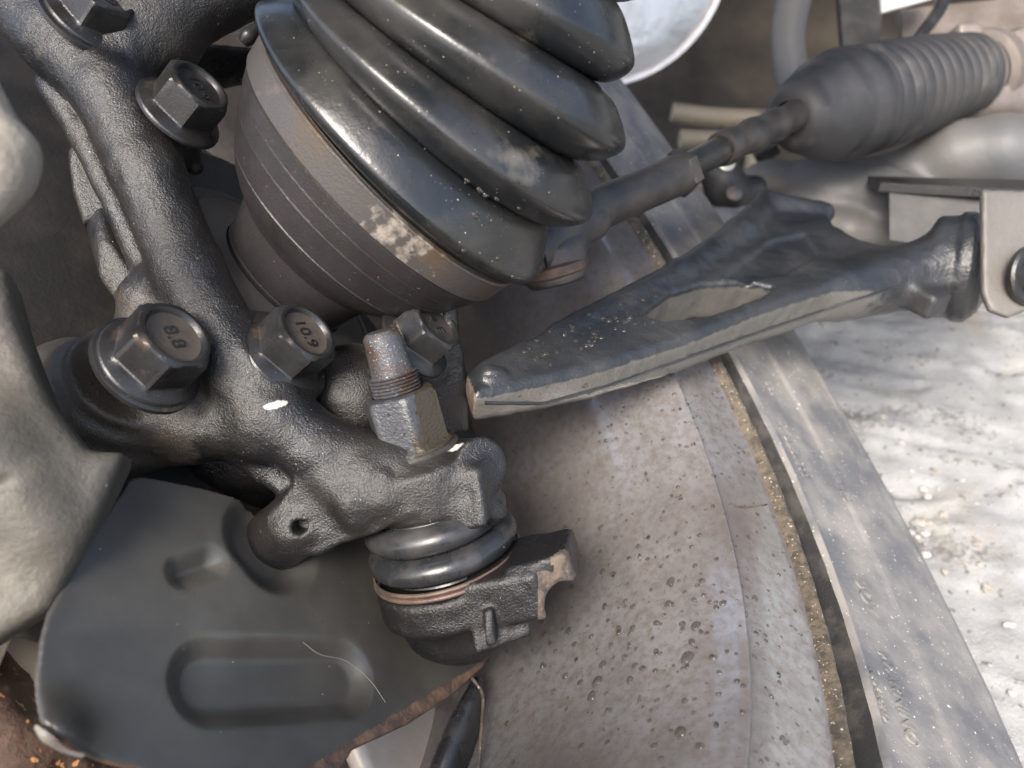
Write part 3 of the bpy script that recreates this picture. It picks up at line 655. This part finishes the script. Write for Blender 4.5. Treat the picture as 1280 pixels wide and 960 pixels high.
# ================================================================== BRAKE ROTOR + SHIELD
RC0 = P(210, 370, 311)
rot = thing('brake_disc', 'dark brake disc with a rusty edge behind the black shield', 'brake disc', RC0 - NH * 10)
lathe('disc', RC0, NH, [(-14, 0), (-14, 138), (-1, 138), (0, 137), (.2, 50), (.3, 48), (.3, 0)], ['rotor'], rot, 120)
sh = thing('brake_shield', 'pressed black brake dust shield with oval channel, bottom left', 'dust shield', P(300, 960, 250))
S0 = P(430, 600, 293)
fa, fb, _ = frame(NH, [1, 0, 0])
out = [(161, 600), (172, 597), (200, 601), (250, 611), (300, 625), (335, 640), (420, 600), (500, 560), (575, 430), (590, 380), (612, 440), (632, 520), (646, 600), (650, 690), (640, 770), (602, 835), (560, 872), (510, 905), (440, 938), (425, 962), (400, 985), (250, 985), (165, 962), (110, 948), (62, 930), (42, 912), (44, 850), (50, 800), (58, 770), (100, 690)]
pts = [on_plane(x, y, S0, NH) for x, y in out]
L3 = (np.array(pts) - S0) @ np.array([fa, fb, NH]).T
F = Field(L3.min(0) - [4, 4, 12], L3.max(0) + [4, 4, 9], .8, S0, np.array([fa, fb, NH]))
o3 = L3[0]
def feat(x, y):
    l = (on_plane(x, y, S0, NH) - S0) @ np.array([fa, fb, NH]).T; return np.array([l[1] - o3[1], -(l[0] - o3[0])])
def capd(u, v, p, q, r):
    e = q - p; t = np.clip(((u - p[0]) * e[0] + (v - p[1]) * e[1]) / max(e.dot(e), 1e-6), 0, 1); return np.hypot(u - p[0] - t * e[0], v - p[1] - t * e[1]) - r
def sst(d, w_): t = np.clip(.5 - d / w_, 0, 1); return t * t * (3 - 2 * t)
def hsh(u, v):
    z = -4.4 * sst(capd(u, v, feat(262, 852), feat(425, 848), 9.5), 7.5)
    z -= 4.4 * sst(capd(u, v, feat(228, 716), feat(262, 704), 2.6), 8)
    z -= 6.5 * sst(capd(u, v, feat(330, 672), feat(345, 690), 11), 10)
    z += 1.2 * sst(capd(u, v, feat(300, 800), feat(560, 760), 4), 30)
    c = feat(60, 925); z += 5 * np.exp(-((u - c[0]) ** 2 + (v - c[1]) ** 2) / 60)
    return z - 1.5, z + .9
F.prism(pts, NH, -8, 6, .5, .5, hfun=hsh)
pan = F.mesh('shield_panel', ['shield', 'shield_edge'], sh, noise=(.12, 9))
paint(pan, lambda c, n, q: np.where(((q[:, 1] > 931 - (q[:, 0] - 430) * .6) & (q[:, 0] > 380) & (q[:, 1] > 800)) | ((q[:, 1] > 925) & (q[:, 1] + q[:, 0] * .1 > 962) & (n @ NH < .9)) | ((q[:, 0] > 596) & (q[:, 1] < 700) & (q[:, 1] > 480)), 1, 0))
def onS(x, y, up=1.2): return on_plane(x, y, S0 + NH * up, NH)
tube('torn_flake', [(*onS(44, 908, 4), .5), (*onS(58, 922, 5), 1.3), (*onS(80, 938, 4), .7), (*onS(104, 945, 4), .7)], 'bush', sh, 20, 8, flat=.5)
hr = tube('hair', [(*onS(379, 803), .1), (*onS(400, 818), .1), (*onS(432, 826), .1), (*onS(462, 850), .1), (*onS(482, 878), .1)], 'hair', None, 40, 6)
tag(hr, 'single pale hair lying curved across the black dust shield', 'hair')
# rusty disc rim at the corner and dark rubber hose below
F = Field((-190, -150, -260), (-100, -60, -150), 1.4)
F.chain([(-40, 905, 215, 12), (30, 945, 215, 9), (120, 985, 222, 8)], 6); F.chain([(-30, 840, 232, 9), (5, 880, 228, 9)], 6)
pad = F.mesh('brake_pad_carrier', 'rust', None, noise=(1.5, 4)); tag(pad, 'rusty edge of the brake carrier in the bottom left corner', 'brake carrier')
hs = thing('rubber_strip', 'dark rubber strip with thin pale seam below the ball joint', 'rubber strip', P(580, 960, 300))
tube('strip', [(*P(598, 850, 296), 3), (*P(588, 885, 288), 7), (*P(574, 925, 280), 9), (*P(560, 975, 274), 11), (*P(555, 1020, 270), 11)], 'boot_small', hs, 40, 20, flat=.6)
tube('seam', [(*P(588, 845, 288), .6), (*P(603, 868, 284), .6), (*P(602, 905, 276), .6), (*P(599, 950, 268), .6), (*P(594, 1010, 262), .6)], 'lip', hs, 40, 8)

# ================================================================== LEFT CALIPER PARTS
cal = thing('brake_caliper', 'dusty beige brake caliper filling the left edge, out of focus', 'brake caliper', P(50, 780, 190))
F = Field((-190, -90, -250), (-70, 110, -120), 1.5)
q = [(-60, 330), (5, 330), (22, 400), (60, 500), (110, 560), (158, 563), (128, 640), (62, 762), (-60, 840)]
F.prism([on_plane(x, y, P(60, 640, 196), N([.35, .2, .9])) for x, y in q], N([.35, .2, .9]), -26, 0, 4, 3)
F.cap(P(-20, 560, 196), 12, P(50, 660, 196), 6, 10)
F.cap(P(-20, 615, 188), 1.4, P(72, 578, 190), .5, .5, '-'); F.cyl(P(0, 700, 200), N([.35, .2, .9]), 13, -8, 3, 2, 3)
F.mesh('caliper_body', 'caliper', cal, noise=(.7, 13))
F = Field((-200, 20, -230), (-90, 95, -110), 1.4)
F.chain([(-60, 120, 172, 9.5), (-34, 170, 172, 7.5), (-10, 212, 172, 7), (-45, 255, 172, 7.5)], 8)
cb = F.mesh('caliper_bridge', 'bush', cal, noise=(1.2, 8))
F = Field((-190, 10, -300), (-110, 110, -230), 1.6)
# dark wall behind the gap
hubw = thing('hub_carrier', 'black wheel hub housing behind the ribbed knuckle', 'hub', P(300, 500, 300))
F = Field((-190, -60, -345), (0, 130, -262), 1.7)
F.cyl(P(330, 330, 312), NH, 62, -14, -4, 3, 4); F.ell(P(300, 560, 285), 24, 17, 16, None, 8); F.ell(P(438, 500, 282), 19, 20, 17, None, 6)
F.chain([(240, 560, 288, 10), (330, 600, 290, 10)], 6); F.cap(P(300, 30, 320), 22, P(200, 60, 320), 20, 8)
F.mesh('carrier_body', 'cast', hubw, noise=(.5, 5))
ACV = N([.757, .654, .40]); CV0 = P(498, 191, 262); KSQ = .78; CREF = np.cross([0, 0, 1.], ACV)
sk = lathe('seal_ring', CV0, ACV, [(-84, 0), (-84, 47), (-70, 47), (-66, 46), (-64.6, 44), (-64, 41), (-64.6, 40.3), (-63.8, 39.5), (-63.2, 34), (-62, 26)], 'hub', hubw, 120, ref=CREF, sq=KSQ)

# ================================================================== KNUCKLE
kn = thing('steering_knuckle', 'cast black steering knuckle with thick curved rib between its bolts', 'steering knuckle', P(300, 620, 250))
F = Field((-185, -62, -312), (2, 150, -195), 1.0)
rib = [(-20, -70, 262, 15), (20, -20, 260, 14), (75, 45, 258, 13), (138, 112, 256, 12), (182, 210, 254, 11.2), (235, 340, 252, 11), (292, 455, 251, 12), (340, 520, 251, 12.5), (400, 566, 252, 11.5), (480, 590, 254, 11)]
F.chain(rib, 3)
# thin skirt left of the rib, behind it
F.chain([(62, 105, 262, 4.5), (102, 165, 262, 4.5), (148, 260, 261, 4.5), (200, 372, 260, 5)], 1.5)
F.chain([(190, 572, 256, 4), (284, 552, 256, 4), (330, 588, 256, 4), (365, 612, 256, 4)], 1.5)
# top wing, flat and facing the sky
F.chain([(110, 45, 262, 14), (190, 25, 266, 14), (290, -30, 272, 15)], 8); F.cap(P(160, 60, 262), 12, P(210, 60, 268), 9, 6)
F.cyl(P(118, 16, 258), NH, 14.5, -8, 4, 2, 3)
# bolt 2 seat and triangular web
F.cyl(P(208, 138, 262), NH, 13.5, -9, 2, 1.5, 3); F.cap(P(218, 165, 266), 9, P(243, 208, 272), 3, 3); F.cap(P(180, 150, 262), 9, P(200, 180, 264), 9, 4)
# ear behind
fe = N([.25, .1, .95])
F.prism([on_plane(x, y, P(110, 230, 272), fe) for x, y in ((84, 190), (98, 172), (118, 168), (150, 190), (196, 330), (180, 352), (158, 345), (148, 300), (128, 275), (104, 282), (90, 240))], fe, -9, 2, 2.5, 2)
# big stepped boss
F.cyl(P(128, 502, 252), NH, 27, -12, 3, 4, 4, r2=24); F.cyl(P(128, 502, 252), NH, 21, 0, 10, 3, 2.5, r2=19.5); F.cyl(P(128, 502, 252), NH, 17.2, 8, 14.5, 1.5, 1.5)
F.cap(P(178, 372, 256), 7, P(205, 352, 256), 6.5, 5); F.cap(P(190, 380, 256), 9, P(240, 400, 254), 9, 5)
F.chain([(150, 520, 254, 12), (235, 525, 254, 11), (320, 535, 252, 10)], 6); F.chain([(170, 450, 254, 12), (250, 440, 254, 11)], 8)
# bolt 3 seat
F.cyl(P(348, 446, 255), NH, 16, -12, 3.5, 1.5, 2.5); F.cap(P(330, 490, 256), 9, P(375, 480, 262), 7, 4)
# bolt 5 seat and vertical slab
F.cyl(P(528, 432, 280), NH, 14, -10, 0, 1.5, 2.5)
F.prism([on_plane(x, y, P(585, 440, 276), N([.45, -.35, .9])) for x, y in ((556, 372), (572, 366), (578, 430), (586, 470), (588, 540), (520, 560), (520, 470), (552, 440))], N([.45, -.35, .9]), -12, 0, 2, 3)
# stud boss
SB = P(533, 610, 262)
F.cyl(SB, UB, 19.5, -5, 10.5, 1.5, 3); F.cap(P(470, 600, 256), 11.5, P(540, 600, 258), 13, 7)
F.cyl(P(590, 580, 256), N([.45, .12, .88]), 8.4, -14, 8, .8, 1); F.box(P(590, 612, 252), (N([1, .15, .4]), UB, N([-.4, 0, 1])), 7, 9, 8, 2, 4)
F.cap(P(570, 655, 252), 4, P(618, 640, 252), 4, 3)
# lower lug
fl = N([-.05, -.12, 1])
F.prism([on_plane(x, y, P(390, 650, 244), fl) for x, y in ((333, 646), (352, 622), (368, 600), (420, 585), (480, 590), (520, 640), (470, 668), (425, 682), (398, 697), (352, 694), (338, 675))], fl, -16, 0, 1.4, 2)
F.cap(P(372, 655, 252), 10.5, P(322, 690, 272), 11, 2)
F.chain([(415, 600, 246.5, 6), (440, 625, 244, 5), (446, 645, 244, 4)], 4); F.chain([(455, 590, 247, 6), (478, 622, 245, 5.5)], 4)
F.cyl(P(378, 656, 246), fl, 2.3, -3, 8, .5, .8, op='-')
kb = F.mesh('knuckle_body', ['cast'], kn, noise=(.28, 4))
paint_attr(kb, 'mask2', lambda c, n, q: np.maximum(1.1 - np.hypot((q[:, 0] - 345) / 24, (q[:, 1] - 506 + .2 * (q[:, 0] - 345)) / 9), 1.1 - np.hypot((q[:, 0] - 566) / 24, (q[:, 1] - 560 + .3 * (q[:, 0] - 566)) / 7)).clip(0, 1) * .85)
paint_attr(kb, 'mask', lambda c, n, q: .72 * np.clip((46 - np.linalg.norm(c - P(128, 502, 252), axis=1)) / 14, 0, 1) + .5 * np.clip(1 - np.hypot(q[:, 0] - 60, q[:, 1] - 60) / 120, 0, 1) + .45 * np.clip(1 - np.hypot((q[:, 0] - 560) / 110, (q[:, 1] - 620) / 60), 0, 1))

# ================================================================== BOLTS
def bolt_geo(af, fl, hh, fh=3.2):
    """local mm, base at z=0, axis +z"""
    V, F = [], []; n = 96; th = np.linspace(0, 2 * np.pi, n, endpoint=False)
    hexr = (af / 2) / np.cos((th + math.pi / 6) % (math.pi / 3) - math.pi / 6); circ = np.full(n, 1.)
    rings = [(0, fl / 2 * circ), (.9, fl / 2 * circ), (1.5, (fl / 2 - .35) * circ), (fh - .6, (fl / 2 - 2.2) * circ), (fh, np.minimum(hexr + .35, fl / 2 - 2.4)), (fh + .5, hexr), (hh - 1.7, hexr), (hh - .9, np.minimum(hexr, af / 2 * 1.09)), (hh - .25, np.minimum(hexr, af / 2 * 1.0) * .985), (hh, af / 2 * .94 * circ), (hh, af / 2 * .86 * circ), (hh - .3, af / 2 * .82 * circ), (hh - 1.5, af / 2 * .76 * circ), (hh - 1.7, af / 2 * .7 * circ), (hh - 1.7, af / 2 * .3 * circ), (hh - 1.7, .01 * circ)]
    for z, r in rings: V += list(np.stack([r * np.cos(th), r * np.sin(th), np.full(n, z)], 1))
    for i in range(len(rings) - 1):
        for j in range(n): k = (j + 1) % n; F.append((i * n + j, i * n + k, (i + 1) * n + k, (i + 1) * n + j))
    return np.array(V), F
def text_mesh(txt, size, z):
    cu = bpy.data.curves.new('t', 'FONT'); cu.body = txt; cu.size = size; cu.extrude = .25; cu.align_x = 'CENTER'; cu.align_y = 'CENTER'
    to = bpy.data.objects.new('t', cu); COL.objects.link(to); bpy.context.view_layer.update()
    me = to.evaluated_get(bpy.context.evaluated_depsgraph_get()).to_mesh(); V = np.array([v.co[:] for v in me.vertices]); F = [tuple(p.vertices) for p in me.polygons]
    to.to_mesh_clear(); bpy.data.objects.remove(to); bpy.data.curves.remove(cu); V[:, 2] += z; return V, F
def local_mesh(name, V, F, mats, parent, sharp=None):
    me = bpy.data.meshes.new(name); me.from_pydata((np.array(V) * .001).tolist(), [], [list(f) for f in F])
    for m in mats: me.materials.append(M[m])
    if sharp: me.polygons.foreach_set('use_smooth', [True] * len(me.polygons)); me.set_sharp_from_angle(angle=R_(sharp))
    o = bpy.data.objects.new(name, me); COL.objects.link(o); o.parent = parent; return o
def bolt(top, ax, af, fl, hh, rot, marks, label, topmat='bolt_top', washer=0):
    base = np.array(top) - N(ax) * hh; t = thing('hex_bolt', label, 'bolt', base, 'flanged hex bolts on the knuckle')
    zw = Vector(RC @ N(ax)); xr = Vector(RC @ np.array([1., 0, 0])); x = (xr - zw * xr.dot(zw)).normalized(); y = zw.cross(x)
    m3 = Matrix((x, y, zw)).transposed() @ Matrix.Rotation(R_(rot), 3, 'Z'); t.rotation_euler = m3.to_euler()
    V, F = bolt_geo(af, fl, hh); h = local_mesh('head', V, F, ['bolt', topmat], t, 28)
    n = 96
    for p in h.data.polygons:
        if p.index >= 12 * n: p.material_index = 1
    V, F = text_mesh(marks, af * .3, hh - 1.65); mk_ = local_mesh('marking', V, F, ['bolt'], t); mk_.rotation_euler = (0, 0, R_(-rot - 40))
    if washer: V, F = lathe_geo(np.zeros(3), [0, 0, 1.], [(-1.6, 0), (-1.6, fl / 2 + 1.2), (-.1, fl / 2 + 1.2), (.3, fl / 2 + .6), (.3, 0)], 72); local_mesh('washer', V, F, ['bolt'], t, 35)
    return t
bolt(P(221, 417, 224), NH, 21.5, 30, 15.5, 12, '8.8', 'largest hex bolt, blurred and brown topped, on the stepped boss at left', washer=1)
bolt(P(386, 413, 247), NH, 20.5, 29.5, 14, 20, '10.9', 'hex bolt below the boot housing with silver blue rim, beside the rib')
bolt(P(252, 105, 250), NH, 19, 28, 14, 16, '10.9', 'hex bolt in the dark hollow left of the boot clamp', topmat='bolt')
bolt(P(549, 402, 262), NH, 19, 28, 12.5, 35, '4 E', 'dark shadowed hex bolt between threaded stud and rim', topmat='rod')
bolt(P(134, -14, 246), NH, 19, 27, 13, 5, '10.9', 'hex bolt cut off by the top edge of the picture', washer=1)

# ================================================================== BALL JOINT
bj = thing('ball_joint', 'black ball joint with ribbed rubber boot and broken flange', 'ball joint', P(570, 840, 262))
J = P(533, 610, 262)                                    # centre of boss along stud axis
def on_axis(h): return J + UB * h
lathe('stud', J, UB, [(-12, 8.4), (20, 8.4)] + [(30 + i * .55, 8.0 if i % 2 else 7.2) for i in range(18)] + [(39.5, 7.2), (40, 6.7), (52, 5.9), (53.2, 5.1), (53.6, 4.6), (53.6, 0)], 'thread', bj, 64, sharp=25)
th6 = [(12.5, 0), (12.5, 12.2), (13.2, 12.9), (16, 12.9), (16.4, 12), (17, 11.2)]
lathe('washer', J, UB, [(9.5, 0), (9.5, 14.2), (10.6, 15), (11.6, 15), (12, 14.2), (12.6, 14.4), (13.6, 14.6), (14.6, 13.8), (14.6, 0)], 'rod', bj, 64)
def nut_geo():
    n = 96; th = np.linspace(0, 2 * np.pi, n, endpoint=False) ; a, b, ax = frame(UB, [1, 0, 0]); rot = R_(10)
    hexr = 10.8 / np.cos((th + rot) % (math.pi / 3) - math.pi / 6); c = np.ones(n)
    R = [(14.4, 13.2 * c), (15.6, 13.2 * c), (16.4, np.minimum(hexr + .5, 12.9)), (17, hexr), (31.6, hexr), (33, np.minimum(hexr, 11.2)), (33.6, 9.8 * c), (33.6, 8.4 * c), (32, 7.6 * c)]
    V = []; F = []
    for z, r in R: V += list(J + z * ax + np.outer(r * np.cos(th), a) + np.outer(r * np.sin(th), b))
    for i in range(len(R) - 1):
        for j in range(n): k = (j + 1) % n; F.append((i * n + j, i * n + k, (i + 1) * n + k, (i + 1) * n + j))
    return V, F
V, F_ = nut_geo(); nt_ = mk('nut', V, F_, 'nut', bj, sharp=28); paint_attr(nt_, 'mask', lambda c, n, q: np.where(q[:, 0] > 517, .75, 0))
def torus_prof(t, r, a, b, n=14): return [(t + b * math.cos(x), r + a * math.sin(x)) for x in np.linspace(.15, math.pi - .15, n)]
bt = [(-4, 15)] + torus_prof(-10.5, 17.5, 6.6, 5.0) + torus_prof(-20, 18.5, 6.8, 5.0) + [(-26, 20)]
lathe('rubber_boot', J, UB, bt, 'boot_small', bj, 96, sharp=80)
lathe('boot_spring', J, UB, torus_prof(-25.4, 24.4, .9, .8) + torus_prof(-27.1, 24.7, .9, .8), 'copper', bj, 96, sharp=80)
lathe('boot_lip', J, UB, [(-5.6, 12)] + torus_prof(-5.8, 17.5, 1.2, .8) + [(-7, 14)], 'boot_small', bj, 64, sharp=80)
jc = on_axis(-27)
F = Field((-62, -112, -305), (34, -34, -222), .95)
F.cyl(jc, UB, 26, -13, -1.5, 2, 1.5, r2=25.5); F.cyl(jc, UB, 19, -26, -10, 4, 5, r2=23.5); F.ell(on_axis(-48), 18, 12.5, 18, (np.cross(UB, [0, 0, 1]), UB, np.array([0, 0, 1.])), 4)
hx = [(480, 770), (560, 800), (598, 790), (655, 785), (668, 745), (690, 722), (722, 700), (700, 672), (655, 680)]
wd = N([.93, .25, .2]); wz = N(np.cross(UB, wd)); 
F.box(P(640, 726, 256), (wd, UB, wz), 12, 8, 14, 2, 3); F.box(P(682, 702, 255), (wd, N([-.3, .93, .1]), wz), 9.5, 5.5, 13, 1.5, 3)
F.cyl(jc, UB, 17, -23, -11, 1.5, 2, r2=24.5); F.box(P(628, 764, 254), (N([.97, .16, .1]), UB, N([.1, .1, 1])), 9, 6, 8, 1, 1.2); F.box(P(613, 781, 243), (N([.97, .12, .1]), N([-.35, .9, .1]), N([.1, .1, 1])), 1.5, 5, 2.5, .6, 1)
# broken outline on the right: a notch and the broken face
F.cyl(P(712, 756, 244), N([.15, .1, 1]), 7.5, -40, 40, 1, 1.5, op='-')
def cut2(f):
    X, Y, Z = np.meshgrid(*[(f.lo[i] + f.h * np.arange(f.n[i])).astype(np.float32) for i in range(3)], indexing='ij')
    nz = lattice_noise(f.n, 2.4 / f.h).astype(np.float32) * 1.3 + lattice_noise(f.n, 5 / f.h) * 1.2
    p = P(700, 690, 240); n = N([.62, .1, .72]); d = (X - p[0]) * n[0] + (Y - p[1]) * n[1] + (Z - p[2]) * n[2] + nz; f.f = np.maximum(f.f, np.where(X > 4.5, d, -9))
cut2(F)
hb = F.mesh('housing', ['cast', 'fracture'], bj, noise=(.25, 4))
paint(hb, lambda c, n, q: np.where((((c - P(700, 690, 240)) @ N([.62, .1, .72]) > -2.4) & (c[:, 0] > 5)) | ((q[:, 0] > 672) & (q[:, 1] > 715)), 1, 0))

# ================================================================== DRIVESHAFT: CV JOINT HOUSING, CLAMP, BOOT
cv = thing('driveshaft', 'driveshaft joint with large folded black rubber boot, top centre', 'driveshaft', P(400, 380, 262))
lathe('joint_housing', CV0, ACV, [(-78, 0), (-78, 24), (-64, 24), (-62, 25.5), (-60.4, 26), (-60, 25.3), (-59.4, 25.8), (-52, 27.5), (-46, 29.5), (-44, 31.5), (-42, 35), (-38, 39.5), (-33.4, 43.2), (-33, 42.9), (-32.6, 43.8), (-27, 46.8), (-23.4, 48.8), (-23, 48.4), (-22.6, 49.3), (-17, 51.6), (-16.6, 51.2), (-16.2, 52.2), (-11.5, 54), (-11, 53.4), (0, 54)], 'cv', cv, 160, sharp=22, ref=CREF, sq=KSQ)
cl = None
cl = lathe('boot_clamp', CV0, ACV, [(-10.6, 53.6), (-10.4, 54.8), (-10, 55), (-2, 56), (-1, 56.5), (-.5, 56), (-.3, 54)], 'clamp', cv, 160, sharp=25, ref=CREF, sq=KSQ)
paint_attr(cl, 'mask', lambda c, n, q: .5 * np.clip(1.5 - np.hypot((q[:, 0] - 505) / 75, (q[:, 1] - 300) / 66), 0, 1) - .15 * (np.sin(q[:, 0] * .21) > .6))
ec = P(322, 42, 236)
tube('clamp_ear', [(*P(304, 54, 262), 1.6), (*P(311, 46, 262), 2.6), (*P(322, 36, 263), 2.0), (*P(334, 32, 266), 2.7), (*P(336, 56, 270), 3)], 'bolt', cl, 24, 12, flat=1.3)
def boot_rings():
    def nz(phi, z): return (math.cos(phi), math.sin(phi), z)
    K = [  # px, py, depth, R, normal
        (499, 190, 262, 54, nz(.71, .40)), (503, 186, 261, 55, nz(.72, .41)),
        ('R', 515, 171, 257, 60, nz(.76, .42)), ('V', 538, 139, 254, 50, nz(.80, .42)),
        ('R', 563, 116, 250, 58, nz(.84, .40)), ('V', 572, 92, 247, 43, nz(.93, .38)),
        ('R', 603, 54, 243, 53, nz(.93, .40)), ('V', 619, 27, 240, 34.5, nz(1.03, .38)),
        ('R', 634, -18, 237, 44, nz(1.06, .34)), ('V', 650, -60, 234, 30, nz(1.1, .33)),
        ('R', 672, -100, 232, 38, nz(1.15, .33)), ('V', 690, -140, 230, 25, nz(1.15, .33)), ('R', 700, -170, 230, 22, nz(1.15, .33))]
    rings = [(P(*K[0][:3]), K[0][3], N(K[0][4])), (P(*K[1][:3]), K[1][3], N(K[1][4]))]
    prev = (P(*K[1][:3]), K[1][3], N(K[1][4]))
    for i in range(2, len(K) - 1, 2):
        r, v = K[i], K[i + 1]; pc, pr, pn = P(*r[1:4]), r[4], N(r[5]); vc, vr, vn = P(*v[1:4]), v[4], N(v[5])
        c0, r0, n0 = prev
        for s in np.linspace(0, 1, 44)[1:]:
            # centre and radius through a rounded lobe
            x = 1 - 2 * s ** .8; lobe = 1 - (math.sqrt(x * x + .035) - .187) / .831; lobe = max(0, lobe) ** .9; s2 = .5 - .5 * math.cos(math.pi * s) * (.75 + .25 * abs(x))
            c = c0 * (1 - s2) + vc * s2 + (pc - (c0 + vc) / 2) * math.sin(math.pi * s)
            base = r0 * (1 - s) + vr * s; mid = (r0 + vr) / 2; R = base + (pr - mid) * lobe; n = N(n0 * (1 - s) + vn * s); rings.append((c, R, n))
        prev = (vc, vr, vn)
    return rings
RG = boot_rings(); nseg = 200; V = []
th = np.linspace(0, 2 * np.pi, nseg, endpoint=False)
for i, (c, R, n) in enumerate(RG):
    a = N(np.cross([0, 0, 1.], n)); b = np.cross(n, a) * KSQ; wv = 1 + .006 * np.sin(th * 3 + i * .05) + .004 * np.sin(th * 7 - i * .04)
    V += list(c + np.outer(R * wv * np.cos(th), a) + np.outer(R * wv * np.sin(th), b))
F_ = [(i * nseg + j, i * nseg + (j + 1) % nseg, (i + 1) * nseg + (j + 1) % nseg, (i + 1) * nseg + j) for i in range(len(RG) - 1) for j in range(nseg)]
mk('rubber_boot', V, F_, 'boot', cv, sharp=70)
lathe('shaft', P(690, -120, 231), N([.4, .84, .36]), [(-60, 0), (-60, 12), (80, 12), (80, 0)], 'rod', cv, 40)
# drops and blemishes on the boot valley
BV = np.array(V); bn = []
q2 = np.stack([640 + FPX * BV[:, 0] / -BV[:, 2], 480 - FPX * BV[:, 1] / -BV[:, 2]], 1)
items = []
for x, y, r in ((580, 226, .9), (598, 240, 1.1), (606, 247, 1.0), (620, 252, .8), (596, 268, 1.1), (617, 274, .6), (580, 318, .7), (622, 328, .7), (604, 320, .5), (648, 264, .6), (555, 232, .5)):
    d = np.hypot(q2[:, 0] - x, q2[:, 1] - y); near = np.where(d < 5)[0]
    if len(near): i = near[np.argmax(BV[near, 2])]; ri = i // nseg; n = N(BV[i] - RG[ri][0]) ; n = N(n + .6 * N(-BV[i])); items.append((BV[i], n, r))
drops_stuff(items, 'boot_water_drops', 'few clear water drops in the lowest fold of the driveshaft boot')
fix_org()
